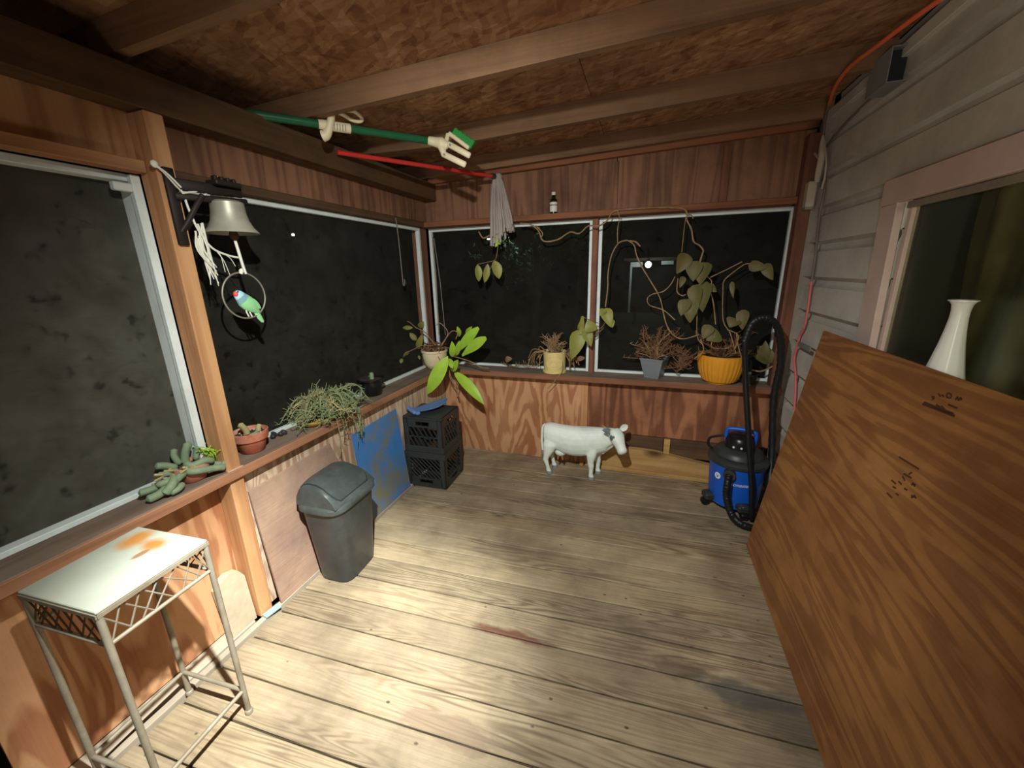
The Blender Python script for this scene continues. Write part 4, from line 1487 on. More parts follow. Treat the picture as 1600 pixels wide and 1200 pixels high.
    mb.build('badge_mark', 'vac_blue', lg)


vacuum()
# ------------------------------------------------------------------ dinner bell on its iron bracket
BX = 0.03


def bell():
    c = V((BX, at(358.5, 340, 'x', BX).y, 0))
    t = thing('dinner_bell', 'aged metal dinner bell on a black iron bracket on the post', 'bell', (0.0, -1.80, 1.70))
    br = MB()
    br.box(0.0005, 0.014, -1.872, -1.838, 1.615, 1.865, None, 0.003)
    br.tube(curve([(0.007, -1.855, 1.66), (0.02, -1.83, 1.70), (0.028, -1.80, 1.75), (0.03, -1.77, 1.79)], 5), 0.009, 8)
    br.bar((0.012, -1.855, 1.775), (BX, -1.60, 1.790), 0.022, 0.022, 0.004)
    br.bar((0.012, -1.850, 1.815), (BX, -1.615, 1.822), 0.014, 0.038, 0.004)
    b = br.build('bracket', 'iron', t)
    cr = MB().box(BX - 0.03, BX + 0.03, -1.73, -1.63, 1.832, 1.850, None, 0.004)
    for k in range(4):
        cr.box(BX - 0.012, BX + 0.012, -1.720 + k * 0.024, -1.708 + k * 0.024, 1.848, 1.866, None, 0.003)
    cr.build('crest', 'iron', b)
    prof = [(0.020, 1.785), (0.045, 1.783), (0.056, 1.776), (0.056, 1.768), (0.058, 1.74), (0.064, 1.712), (0.076, 1.687), (0.089, 1.672), (0.092, 1.667), (0.088, 1.666),
            (0.072, 1.685), (0.058, 1.712), (0.051, 1.745), (0.048, 1.770)]
    MB().lathe(prof, (c.x, c.y, 0), 40).build('bell_body', 'bell', t)
    cl = MB().lathe([(0.004, 1.77), (0.005, 1.690), (0.012, 1.676), (0.017, 1.660), (0.011, 1.645), (0.005, 1.640)], (c.x, c.y + 0.004, 0), 14)
    cl.build('clapper', 'rust_shaded', t)
    MB().tube(curve([(c.x, c.y + 0.004, 1.646), (c.x, c.y + 0.010, 1.60), (c.x, c.y + 0.016, 1.55), (c.x, c.y + 0.022, at(379, 428, 'x', BX).z)], 5), 0.0058, 8).build('pull_rope', 'string', t)


bell()


def bird():
    c = at(382.5, 462, 'x', BX)
    t = thing('bird_ornament', 'painted green parrot ornament perched in a wire ring below the bell', 'ornament', c)
    R = 0.090
    MB().tube([c + V((0, R * math.sin(a), R * math.cos(a))) for a in [2 * math.pi * i / 48 for i in range(49)]], 0.0035, 8, False).build('ring', 'wire', t)
    MB().tube(curve([c + V((0, 0, R - .004)), c + V((0.003, 0.004, R + .006)), c + V((0, 0.002, R + .012))], 4), 0.008, 8).build('knot', 'string', t)

    def P(px, py):
        return at(px, py, 'x', BX)
    # spine of the body from crown to tail root
    st = [(368.5, 454.5, .006), (370.5, 458, .018), (375, 463, .023), (380.5, 469, .030), (387, 474, .032), (394, 479, .027), (400, 484, .018), (404, 488, .008)]
    rings = []
    for i, (x, y, r) in enumerate(st):
        p = P(x, y)
        q = P(*st[min(i + 1, 7)][:2]) - P(*st[max(i - 1, 0)][:2])
        d = q.normalized()
        u = V((1, 0, 0))
        v = d.cross(u).normalized()
        rings.append([p + u * (r * 0.55 * math.cos(a)) + v * (r * math.sin(a)) for a in [2 * math.pi * k / 16 for k in range(16)]])
    MB().loft(rings[2:]).build('body', 'bird_green', t)
    MB().loft(rings[:4]).build('head', 'bird_blue', t, label='pale blue head')
    b = P(367.8, 459)
    MB().ball(b + V((0.001, 0, -0.002)), (0.010, 0.009, 0.012), 12).build('beak', 'bird_red', t, label='red beak and cheek')
    MB().ball(P(368.5, 455.5) + V((0.011, 0, 0)), 0.0028, 8).build('eye', 'black_gloss', t)
    w0, w1 = P(383, 466), P(406, 482)
    mb = MB().leaf(w0 + V((0.014, 0, 0)), w1 + V((0.008, 0, 0)), 0.032, up=(1, 0, 0), bend=0.03, fold=-0.2)
    mb.build('wing', 'bird_green', t)
    rt = []
    for (x, y, r) in ((397, 480, .012), (401, 488, .012), (406, 496, .011), (410, 502, .008), (411, 503.5, .003)):
        p = P(x, y)
        d = (P(411, 503) - P(397, 480)).normalized()
        v = d.cross(V((1, 0, 0)))
        rt.append([p + V((1, 0, 0)) * (0.004 * math.cos(a)) + v * (r * math.sin(a)) for a in [2 * math.pi * k / 12 for k in range(12)]])
    MB().loft(rt).build('tail', 'bird_green', t)
    for dx in (0, 5):
        MB().tube(curve([P(383 + dx, 476), P(384 + dx, 482), P(385.5 + dx, 488), P(389 + dx, 494.5)], 3), 0.003, 6).build('foot', 'string', t)


bird()

# frayed white string looped from a nail on the post to the bracket
t = thing('frayed_string', 'frayed white string looped from the post over to the bell bracket', 'string', at(240, 256, 'x', 0.012))
P = lambda x, y, d=0.02: at(x, y, 'x', d)
main = MB().tube(curve([P(240, 256, .012), P(255, 268), P(275, 290), P(286, 302), P(293, 322), P(305, 350), P(318, 372), P(335, 390), P(360, 400), P(377, 403)], 5), 0.0038, 7)
main.build('cord', 'string', t)
MB().ball(P(241, 256, .012), (0.008, 0.012, 0.012), 10).build('knot', 'string', t)
MB().tube(curve([P(284, 302), P(310, 298), P(330, 287), P(341, 277)], 5), 0.0035, 7).build('loop', 'string', t)
MB().tube(curve([P(284, 303), P(305, 310), P(322, 303), P(332, 285), P(341, 277)], 5), 0.0033, 7).build('loop', 'string', t)
MB().tube(curve([P(243, 258, .012), P(262, 272, .03), P(283, 293, .035)], 5), 0.003, 7).build('loop', 'string', t)
rnd = random.Random(11)
mb = MB()
for k in range(11):
    s = (rnd.uniform(305, 318), rnd.uniform(348, 372))
    e = (rnd.uniform(326, 342), rnd.uniform(415, 448))
    m1 = (s[0] + rnd.uniform(2, 14), s[1] + 30 + rnd.uniform(-6, 6))
    d = 0.02 + rnd.uniform(-0.008, 0.008)
    mb.tube(curve([P(*s, d), P(*m1, d), P(*e, d)], 5), [0.0032] * 8 + [0.0026, 0.002, 0.0015], 5)
for (e, m) in (((360, 432), (350, 408)), ((368, 416), (358, 402)), ((352, 425), (345, 400))):
    mb.tube(curve([P(338, 392), P(*m), P(*e)], 5), 0.0014, 5)
mb.build('frayed_strands', 'string', t, kind='stuff')

# wire hook hanging under the left header
t = thing('wire_hook', 'long thin wire hook hanging from the header beside the corner', 'hook', at(619, 345, 'x', -0.09))
Q = lambda x, y: at(x, y, 'x', -0.088)
MB().tube(curve([Q(618, 340), Q(620, 352), Q(624, 385), Q(628, 425), Q(630, 444), Q(632, 446), Q(632.5, 440), Q(631.5, 436)], 5), 0.0035, 6).build('wire', 'cord_grey', t)

# ------------------------------------------------------------------ pick-up grabber under the rafters
def grabber():
    def G(px, py):
        """on the plane just under the rafters"""
        d = CR * ((px - PPX) / FPX) - CU * ((py - PPY) / FPX) + CF
        h0 = ZR - 0.024
        s = (h0 + SL * CAM_POS.x - CAM_POS.z) / (d.z - SL * d.x)
        return CAM_POS + d * s
    A, B = G(385, 177), G(672, 220)
    t = thing('pickup_grabber', 'green pick-up grabber with cream claw hung under the rafters', 'grabber', (A + B) / 2)
    MB().tube([A, B], 0.0175, 14).build('pole', 'green_pole', t)
    ax = (B - A).normalized()
    vd = (CAM_POS - (A + B) / 2).normalized()
    up = vd.cross(ax).normalized()
    if up.z < 0:
        up = -up

    def L(s, u, v=0.0):
        return A + ax * s + up * u + vd * v
    tot = (B - A).length

    def sp(px):
        f = G(px, 177 + (px - 385) * 43 / 287)
        return (f - A).dot(ax)
    s0, s1 = sp(497), sp(547)
    h = MB().tube([L(s0, 0), L(s0 + .02, 0), L(s1, 0)], [0.019, 0.021, 0.021], 14)
    hs_ = h.build('handle_sleeve', 'cream_plastic', t)
    rb = MB()
    for k in range(9):
        s = s0 + 0.07 + k * 0.012
        if s < s1 - 0.01:
            rb.bar(L(s, -.012, .0205), L(s, .012, .0205), 0.003, 0.003)
    rb.build('grip_ribs', 'cord_grey', hs_, kind='stuff')
    q = s0 + 0.045
    MB().tube(curve([L(q - .03, -.045, .004), L(q - .012, -.036, .012), L(q + .004, 0, .016), L(q + .018, .045, .012), L(q + .030, .088, .004)], 5), [0.024, 0.024, 0.023, 0.022, 0.021, 0.02, 0.02, 0.019, 0.018, 0.018, 0.017, 0.017, 0.016, 0.016, 0.015, 0.014, 0.013, 0.012, 0.012, 0.012, 0.011], 12).build('handle', 'cream_plastic', t)
    lp = [L(q + .030, .080), L(q + .070, .070), L(q + .115, .072), L(q + .150, .050), L(q + .140, .036), L(q + .105, .036), L(q + .070, .050), L(q + .040, .060), L(q + .030, .080)]
    MB().tube(curve(lp, 4), 0.0085, 10).build('trigger', 'cream_plastic', t)
    # claw
    w0 = tot - 0.015
    pts = [L(w0, 0), L(w0 + .035, 0), L(w0 + .07, -.003)]
    K = lambda px, py: CAM_POS + (CR * ((px - PPX) / FPX) - CU * ((py - PPY) / FPX) + CF) * ((B - CAM_POS).dot(CF))
    wr = MB().tube([B - ax * 0.012, K(680, 222), K(690, 224), K(701, 228)], [0.021, 0.024, 0.030, 0.016], 14)
    wr.tube([K(688, 224), K(692, 236), K(694, 242)], [0.024, 0.018, 0.014], 12)
    fuse(wr, 0.004, 4).build('wrist', 'cream_plastic', t)

    def finger(a, b, wd):
        a, b = K(*a), K(*b)
        d = (b - a).normalized()
        f = MB().bar(a - d * 0.004, b, wd, 0.018, 0.006, tuple(vd))
        f.ball(a, (0.015, 0.015, 0.015), 12)
        fo = f.build('finger', 'cream_plastic', t)
        MB().tube([a + vd * 0.012, a + vd * 0.0175], 0.006, 10).build('pivot_pin', 'wire', fo)
    finger((702, 226), (735, 244), 0.030)
    finger((693, 241), (728, 258), 0.030)
    a, b = K(701, 208), K(733, 232)
    MB().bar(a, b, 0.020, 0.024, 0.005, tuple(vd)).build('finger', 'cream_plastic', t)
    MB().tube([K(700, 210), K(697, 222)], 0.012, 10).build('knuckle', 'cream_plastic', t)
    a, b = K(708, 206), K(739, 227)
    d = (b - a).normalized()
    s = vd.cross(d)
    pad = MB()
    for i in range(5):
        pad.bar(a + d * (0.026 * i), a + d * (0.026 * i + 0.024), 0.048, 0.028, 0.006, tuple(vd))
    pad.bar(a, a + d * 0.128, 0.040, 0.024, 0.003, tuple(vd))
    pad.build('rubber_pad', 'green_pad', t)


grabber()

# ------------------------------------------------------------------ mop with a red handle
def mop():
    A = at(527, 238, 'x', 0.02)
    B = at(768, 275, 'y', -0.125)
    t = thing('cotton_mop', 'grey cotton mop with a red handle hung from the rafters by the back wall', 'mop', (A + B) / 2)
    MB().tube([A, B], [0.012, 0.012], 12).build('handle', 'red_pole', t)
    d = (B - A).normalized()
    MB().tube([B, B + d * 0.030], 0.018, 12).build('socket', 'black_plastic', t)
    top = B + d * 0.055
    rnd = random.Random(4)
    mb = MB()
    H = top.z - 1.700
    for k in range(64):
        u = rnd.uniform(-1, 1)
        v = rnd.uniform(-1, 1)
        ln = H * (rnd.uniform(0.86, 1.04) if u < 0.3 else rnd.uniform(0.70, 0.86))
        pts = []
        x0 = top + V((u * 0.022, v * 0.018, 0.012 - 0.02 * u * u))
        for i in range(6):
            f = i / 5
            pts.append(x0 + V((u * 0.062 * f ** 0.7 + 0.028 * f + rnd.uniform(-.006, .006) * f, v * 0.030 * f ** 0.6 + rnd.uniform(-.005, .005) * f, -ln * f)))
        mb.tube(curve(pts, 2), 0.0085, 6)
    mb.build('strands', 'mop', t, kind='stuff')
    MB().ball(top + V((0.004, 0, 0.0)), (0.030, 0.026, 0.026), 14).build('strand_knot', 'mop', t)


mop()

# ------------------------------------------------------------------ small bottle on the header ledge
t = thing('amber_bottle', 'small dark bottle with a pale label on the back header ledge', 'bottle', (0.917, 0.018, 1.8845))
c = (0.917, 0.016, 1.8845)
MB().lathe([(0.022, 0), (0.0255, 0.002), (0.026, 0.075), (0.024, 0.088), (0.013, 0.100), (0.0115, 0.118)], c, 24).build('glass_body', 'amber', t)
MB().lathe([(0.014, 0.1185), (0.0145, 0.121), (0.0145, 0.136), (0.013, 0.138)], c, 20).build('cap', 'label', t)
MB().lathe([(0.0264, 0.010), (0.0268, 0.011), (0.0268, 0.050), (0.0264, 0.051)], c, 24, cap0=False, cap1=False).build('label', 'label', t)
MB().lathe([(0.0264, 0.056), (0.0268, 0.057), (0.0268, 0.072), (0.0264, 0.073)], c, 24, cap0=False, cap1=False).build('label', 'label', t)

# ------------------------------------------------------------------ pots and plants
def pot_shell(mb, prof, c, n=32, flute=None):
    return mb.lathe(prof, c, n, flute=flute)


def soil(c, r, z, t):
    rnd = random.Random(int(c[0] * 1000) & 255)
    mb = MB().lathe([(r * 0.02, z + 0.006), (r * 0.5, z + 0.005), (r, z)], (c[0], c[1], c[2]), 20, flute=lambda a, j: 0.02 * math.sin(5 * a + j), cap0=True, cap1=False)
    return mb.build('soil', 'soil', t)


def sausage(mb, pts, r):
    pts = curve(pts, 5)
    n = len(pts)
    rr = []
    for i in range(n):
        u = i / (n - 1)
        e = min(1.0, math.sqrt(max(0.0, min(u, 1 - u) / 0.10)))
        rr.append(max(0.0015, r * (0.35 + 0.65 * e) * (1 if u > .04 and u < .96 else 0.7)))
    return mb.tube(pts, rr, 10)


# big sprawling cactus in a terracotta bowl
cb = V((-0.078, -1.962, ZS + 0.001))
t = thing('potted_cactus', 'sprawling green cactus spilling from a terracotta pot on the near sill', 'cactus', cb)
MB().lathe([(0.040, 0), (0.044, 0.002), (0.058, 0.048), (0.063, 0.050), (0.064, 0.068), (0.056, 0.068), (0.052, 0.052)], cb, 28).build('pot', 'terracotta', t)
soil(cb, 0.055, 0.055, t)
S_ = lambda x, y, z: cb + V((x * 0.9, y * (0.66 if y < 0 else 0.8), z))
arms = [([(0, .0, .06), (.02, -.03, .075), (.045, -.02, .07), (.06, .03, .075), (.055, .07, .055)], .016),
        ([(.0, -.03, .06), (.055, -.05, .055), (.075, .01, .045), (.080, .07, .030), (.078, .095, .018)], .0165),
        ([(-.03, 0, .06), (-.03, .01, .10), (-.02, .03, .145)], .017),
        ([(-.04, -.02, .06), (-.05, -.03, .10), (-.05, -.02, .128)], .014),
        ([(-.02, .04, .06), (-.02, .055, .095), (-.015, .06, .115)], .013),
        ([(-.02, -.05, .06), (-.03, -.10, .085), (-.04, -.14, .095)], .016),
        ([(0, -.06, .06), (-.01, -.12, .06), (-.02, -.155, .065)], .014),
        ([(.03, -.06, .05), (.055, -.12, .05), (.050, -.175, .024)], .017),
        ([(.02, -.11, .045), (.04, -.15, .05), (.02, -.20, .045)], .015),
        ([(.045, -.12, .055), (.070, -.165, .040), (.065, -.205, .018)], .018),
        ([(.03, -.15, .03), (.05, -.21, .022), (.04, -.27, .017)], .018),
        ([(0, -.15, .03), (.01, -.215, .035), (-.005, -.265, .035)], .016),
        ([(-.02, -.15, .02), (-.02, -.20, .022), (-.03, -.245, .02)], .014),
        ([(.05, -.10, .02), (.072, -.14, .018), (.074, -.185, .017)], .015),
        ([(.03, .06, .045), (.05, .10, .03), (.062, .14, .018)], .014),
        ([(.05, .08, .02), (.070, .095, .030), (.074, .11, .045)], .012)]
for pts, r in arms:
    sausage(MB(), [S_(*p) for p in pts], r * 0.82).build('stem', 'cactus', t)
mb = MB()
rnd = random.Random(21)
for k in range(26):
    p = S_(rnd.uniform(-.02, .05), rnd.uniform(-.17, -.02), rnd.uniform(.03, .075))
    mb.tube([p, p + V((rnd.uniform(-.03, .03), rnd.uniform(-.03, .03), rnd.uniform(-.01, .012)))], 0.005, 6)
mb.build('dry_stems', 'cactus_dry', t, kind='stuff')
mb = MB()
for k in range(34):
    b = S_(rnd.uniform(-.03, .03) - .0, .085 + rnd.uniform(-.02, .02), .03)
    mb.tube(curve([b, b + V((rnd.uniform(-.02, .04), rnd.uniform(-.02, .03), .05)), b + V((rnd.uniform(-.03, .06), rnd.uniform(-.03, .05), rnd.uniform(.04, .085)))], 3), 0.0022, 5)
mb.build('thin_shoots', 'leaf', t, kind='stuff')

# small terracotta pot with two cactus stubs
c = V((-0.085, -1.700, ZS + 0.001))
t = thing('potted_cactus', 'small terracotta pot with two cactus stubs right of the post', 'cactus', c)
MB().lathe([(0.044, 0), (0.048, 0.002), (0.062, 0.060), (0.070, 0.061), (0.0735, 0.096), (0.068, 0.098), (0.063, 0.082), (0.060, 0.076)], c, 32).build('pot', 'terracotta', t)
soil(c, 0.062, 0.080, t)
sausage(MB(), [c + V((.0, -.012, .082)), c + V((0, -.018, .11)), c + V((-.005, -.035, .142))], .013).build('stem', 'cactus_dry', t)
sausage(MB(), [c + V((.015, .03, .082)), c + V((.015, .035, .10)), c + V((.014, .045, .112))], .011).build('stem', 'cactus_dry', t)
sausage(MB(), [c + V((.03, -.03, .084)), c + V((.035, .0, .088)), c + V((.032, .012, .09))], .008).build('stem', 'cactus', t)
mb = MB()
rnd = random.Random(5)
for k in range(16):
    mb.ball(c + V((rnd.uniform(-.045, .045), rnd.uniform(-.045, .045), .084)), rnd.uniform(.003, .006), 6)
mb.build('gravel', 'stone', t, kind='stuff')

# crumpled dark scraps beside it
t = thing('plastic_scrap', 'crumpled dark plastic scrap on the sill right of the small terracotta pot', 'scrap', (-0.11, -1.565, ZS + 0.001))
mb = MB()
rnd = random.Random(9)
for k in range(4):
    p = V((-0.11 + rnd.uniform(-.015, .02), -1.575 + k * 0.018, ZS + 0.012 + rnd.uniform(0, .01)))
    mb.ball(p, (rnd.uniform(.012, .02), rnd.uniform(.012, .018), 0.011), 8, Euler((rnd.random(), rnd.random(), rnd.random())).to_matrix().to_4x4())
fuse(mb, 0.003, 1).build('film', 'black_plastic', t)

# trailing needle plant in a low yellow dish
c = V((-0.060, -1.325, ZS + 0.001))
t = thing('trailing_plant', 'bushy grey green trailing plant in a low yellow dish on the sill', 'plant', c)
prof = [(0.050, 0), (0.085, 0.006), (0.108, 0.026), (0.112, 0.034), (0.106, 0.034), (0.080, 0.014)]
sx = Matrix.Diagonal((0.72, 1.12, 1.0, 1.0))
MB().lathe(prof, c, 32, sx).build('dish', 'yellow_dish', t)
rnd = random.Random(31)
mb, md = MB(), MB()
for k in range(130):
    a = rnd.uniform(0, 2 * math.pi)
    dy, dx = math.sin(a), math.cos(a)
    b = c + V((rnd.uniform(-.03, .03), rnd.uniform(-.01, .12), .025))
    ln = rnd.uniform(.08, .19)
    hgt = rnd.uniform(.03, .13)
    p1 = b + V((dx * ln * .35, dy * ln * .45, hgt))
    p2 = b + V((dx * ln * .7, dy * ln * .85, hgt * rnd.uniform(.5, 1.0)))
    e = b + V((dx * ln * .9, dy * ln * 1.2, max(-0.012, hgt * rnd.uniform(0, .6))))
    for q in (p1, p2, e):
        q.x = max(-0.150, q.x)
    path = curve([b, p1, p2, e], 4)
    tgt = mb if rnd.random() < 0.8 else md
    tgt.tube(path, [0.0034] * (len(path) - 3) + [0.0028, 0.0022, 0.0012], 5)
    for i in range(3, len(path)):
        for s in range(2):
            q = path[i] + V((rnd.uniform(-.028, .028), rnd.uniform(-.03, .03), rnd.uniform(-.02, .026)))
            q.x = max(-0.152, q.x)
            tgt.tube([path[i], q], [0.0022, 0.0012], 4)
for k in range(12):
    y0 = c.y + rnd.uniform(.02, .19)
    b = V((0.012 + rnd.uniform(0, .01), y0, ZS + .04))
    e = V((0.030 + rnd.uniform(0, .02), y0 + rnd.uniform(-.02, .02), ZS - rnd.uniform(.06, .17)))
    path = curve([V((-.03, y0, ZS + .06)), b, (b + e) / 2 + V((.012, rnd.uniform(-.02, .02), 0)), e], 4)
    mb.tube(path, 0.0022, 5)
    for i in range(4, len(path)):
        q = path[i] + V((rnd.uniform(-.01, .015), rnd.uniform(-.025, .025), rnd.uniform(-.025, .01)))
        q.x = max(q.x, 0.022)
        mb.tube([path[i], q], [0.002, 0.001], 4)
path = curve([c + V((0, .12, .08)), c + V((-.03, .20, .115)), c + V((-.03, .30, .12)), c + V((-.02, .36, .09)), c + V((-.02, .38, .05))], 5)
md.tube(path, 0.0028, 5)
for (dx, dy, dz) in ((-.01, -.02, .20), (-.02, -.05, .18), (-.0, .03, .17)):
    p = curve([c + V((0, .04, .08)), c + V((dx * .6, .02 + dy * .4, .13)), c + V((dx, .04 + dy, dz))], 4)
    mb.tube(p, 0.0028, 5)
    for i in range(4, len(p)):
        for s in range(2):
            mb.tube([p[i], p[i] + V((rnd.uniform(-.02, .02), rnd.uniform(-.035, .035), rnd.uniform(0, .03)))], [0.002, 0.0012], 4)
mb.build('needle_stems', 'needle', t, kind='stuff')
md.build('dry_stems', 'cactus_dry', t, kind='stuff')

# small black pot
c = V((-0.100, -0.835, ZS + 0.001))
t = thing('potted_cactus', 'small black plastic pot with one pale cactus stub on the sill', 'cactus', c)
MB().lathe([(0.056, 0), (0.060, 0.003), (0.070, 0.100), (0.086, 0.102), (0.087, 0.110), (0.078, 0.111), (0.074, 0.098)], c, 32).build('pot', 'black_gloss', t)
soil(c, 0.073, 0.100, t)
sausage(MB(), [c + V((.01, .0, .102)), c + V((.01, .002, .125)), c + V((.005, .006, .150))], .014).build('stem', 'cactus', t)


# ------------------------------------------------------------------ corner plant in a hanging cream pot
def corner_plant():
    c = V((-0.052, -0.080, ZS + 0.0015))
    t = thing('hanging_plant', 'broad leaved bright green plant in a cream hanging pot in the corner', 'plant', c)
    MB().lathe([(0.050, 0), (0.060, 0.004), (0.088, 0.050), (0.100, 0.110), (0.102, 0.138), (0.108, 0.142), (0.108, 0.158), (0.100, 0.158), (0.094, 0.140)], c, 36).build('pot', 'cream_pot', t)
    soil(c, 0.097, 0.142, t)
    # two hanger cords up to the header
    for (x, y, e) in ((690, 512, (676, 370)), (700, 512, (678, 372))):
        MB().tube([at(x - 4, y + 12, 'y', -0.08), at(x, y - 60, 'y', -0.05) * 0.0 + at((x + e[0]) / 2 - 1, (y + e[1]) / 2, 'y', -0.04), at(e[0], e[1], 'y', -0.02)], 0.0035, 6).build('hanger_cord', 'cord_grey', t)
    P = lambda x, y, d: at(x, y, 'y', d)
    leaves = [((712, 552), (748, 512), .075, -.16, 'spoon', 'leaf'), ((722, 556), (760, 528), .085, -.19, 'spoon', 'leaf'), ((700, 556), (668, 616), .105, -.30, 'oval', 'leaf'),
              ((709, 580), (756, 632), .085, -.21, 'oval', 'leaf'), ((718, 526), (714, 510), .04, -.12, 'oval', 'leaf'), ((728, 524), (738, 510), .04, -.10, 'oval', 'leaf'),
              ((707, 558), (706, 533), .055, -.20, 'oval', 'leaf'), ((712, 556), (718, 532), .045, -.17, 'oval', 'leaf'), ((706, 580), (716, 562), .06, -.24, 'oval', 'leaf'),
              ((700, 560), (707, 576), .05, -.25, 'oval', 'leaf')]
    for (a, b, wd, d, sh, m) in leaves:
        A, B = P(*a, d + .03), P(*b, d - .03)
        vd = (CAM_POS - A).normalized()
        lf = MB().leaf(A, B, wd, up=tuple(vd + V((0.2, 0, 0.5))), bend=0.06, fold=0.18, shape=sh, n=10).build('leaf', m, t)
        mr = MB().tube([A + (B - A) * 0.02, A + (B - A) * 0.5 + vd * ((B - A).length * 0.052), A + (B - A) * 0.93], [0.0035, 0.0025, 0.001], 5)
    dark = [((645, 512), (629, 512), .035, -.12), ((651, 532), (640, 520), .045, -.12), ((652, 545), (660, 522), .05, -.12), ((655, 512), (662, 502), .05, -.05),
            ((641, 548), (630, 556), .025, -.12), ((628, 560), (626, 568), .03, -.12), ((654, 555), (656, 562), .02, -.1)]
    for (a, b, wd, d) in dark:
        A, B = P(*a, d), P(*b, d - .02)
        vd = (CAM_POS - A).normalized()
        MB().leaf(A, B, wd, up=tuple(vd), bend=0.08, fold=0.3, n=8).build('leaf', 'leaf_dark', t)
    for pts in ([(680, 540), (665, 520), (650, 512), (642, 505), (637, 502)], [(676, 540), (660, 540), (648, 545), (638, 550), (630, 558)], [(690, 540), (705, 518), (715, 520), (712, 530)],
                [(690, 538), (700, 520), (688, 505), (682, 508)], [(705, 556), (720, 560), (738, 566), (752, 574), (764, 575)], [(702, 572), (703, 590), (712, 605), (716, 620)],
                [(700, 572), (706, 592), (716, 600), (712, 612)], [(683, 545), (672, 560), (676, 575)], [(676, 545), (690, 566)]):
        MB().tube(curve([P(x, y, -.15) for x, y in pts], 4), 0.0038, 6).build('stem', 'stem', t)
    rnd = random.Random(8)
    mb = MB()
    for k in range(40):
        b = c + V((rnd.uniform(-.08, .08), rnd.uniform(-.09, .02), .15))
        e = b + V((rnd.uniform(-.05, .06), rnd.uniform(-.05, .05), rnd.uniform(.0, .07)))
        mb.tube(curve([b, (b + e) / 2 + V((rnd.uniform(-.02, .02), 0, .02)), e], 3), 0.0045, 5)
    for k in range(7):
        p = c + V((rnd.uniform(-.09, .0), rnd.uniform(-.02, .06), .15))
        mb.leaf(p, p + V((rnd.uniform(-.05, .03), rnd.uniform(-.05, .02), rnd.uniform(.03, .09))), .035, bend=0.2, fold=.4, n=5)
    mb.build('dry_growth', 'stem_red', t, kind='stuff')


corner_plant()


def wiry(mb, c, n, spread, h0, h1, r, seed, zmin=None, ymax=0.10, curl=0.05, sub=2):
    """tangle of thin dry branches"""
    rnd = random.Random(seed)
    for k in range(n):
        a = rnd.uniform(0, 2 * math.pi)
        s = spread * rnd.uniform(.3, 1)
        h = rnd.uniform(h0, h1)
        b = V(c) + V((math.cos(a) * .02, math.sin(a) * .02, 0))
        p1 = b + V((math.cos(a) * s * .4 + rnd.uniform(-curl, curl) * .5, math.sin(a) * s * .3, h * .6))
        e = b + V((math.cos(a) * s + rnd.uniform(-curl, curl), math.sin(a) * s * .6, h))
        for q in (p1, e):
            q.y = min(q.y, ymax)
            if zmin is not None:
                q.z = max(q.z, zmin)
        path = curve([b, p1, e], 4)
        mb.tube(path, [r] * (len(path) - 2) + [r * .8, r * .5], 5)
        for i in range(3, len(path)):
            for _ in range(sub):
                q = path[i] + V((rnd.uniform(-.03, .03), rnd.uniform(-.02, .02), rnd.uniform(-.012, .035)))
                q.y = min(q.y, ymax)
                if zmin is not None:
                    q.z = max(q.z, zmin)
                mb.tube([path[i], q], [r * .8, r * .4], 4)


# yellow embossed pot
c = V((0.928, 0.035, ZS + 0.0015))
t = thing('potted_plant', 'dry wiry plant in a yellow embossed pot on the back sill', 'plant', c)
MB().lathe([(0.086, 0), (0.092, 0.003), (0.092, 0.018), (0.083, 0.024), (0.086, 0.120), (0.090, 0.168), (0.083, 0.168), (0.078, 0.14)], c, 36).build('pot', 'yellow_pot', t)
soil(c, 0.078, 0.148, t)
vd = V((CAM_POS.x - c.x, CAM_POS.y - c.y, 0)).normalized()
sd = V((-vd.y, vd.x, 0))


def emb(pts, r, name):
    out = []
    for (u, v) in pts:
        a = u / 0.0865
        n = vd * math.cos(a) + sd * math.sin(a)
        out.append(c + n * 0.0872 + V((0, 0, 0.088 + v)))
    MB().tube(out, r, 6).build(name, 'yellow_pot', t)


emb([(0.062 * math.cos(x), 0.050 * math.sin(x)) for x in [2 * math.pi * i / 36 for i in range(37)]], 0.0028, 'relief')
emb([(-.035, -.01), (-.02, .012), (-.004, .004), (.006, .02), (.02, .004), (.034, .014)], 0.0024, 'relief')
emb([(-.03, -.022), (-.01, -.03), (.012, -.024), (.032, -.028)], 0.0024, 'relief')
mb = MB()
wiry(mb, c + V((0, 0, .14)), 22, .07, .05, .17, .003, 41, ZS + .15, .10)
mb.build('branches', 'stem', t, kind='stuff')
mb = MB()
rnd = random.Random(17)
for side in (-1, 1):
    for k in range(13):
        b = c + V((side * .075, rnd.uniform(-.04, .04), .165))
        e = c + V((side * rnd.uniform(.10, .22 if side < 0 else .20), rnd.uniform(-.03, .06), rnd.uniform(.012, .10)))
        m = (b + e) / 2 + V((side * .02, rnd.uniform(-.02, .02), rnd.uniform(-.02, .06)))
        mb.tube(curve([b, m, e], 4), 0.0034, 5)
path = curve([c + V((-.10, .02, .07)), c + V((-.18, .03, .02)), c + V((-.28, .04, .03)), c + V((-.36, .05, .012)), c + V((-.46, .06, .03))], 4)
mb.tube(path, 0.0035, 5)
for i in range(2, len(path)):
    mb.tube([path[i], path[i] + V((rnd.uniform(-.02, .02), rnd.uniform(-.02, .01), rnd.uniform(.01, .05)))], [0.003, 0.0015], 4)
mb.build('trailing_stems', 'stem', t, kind='stuff')
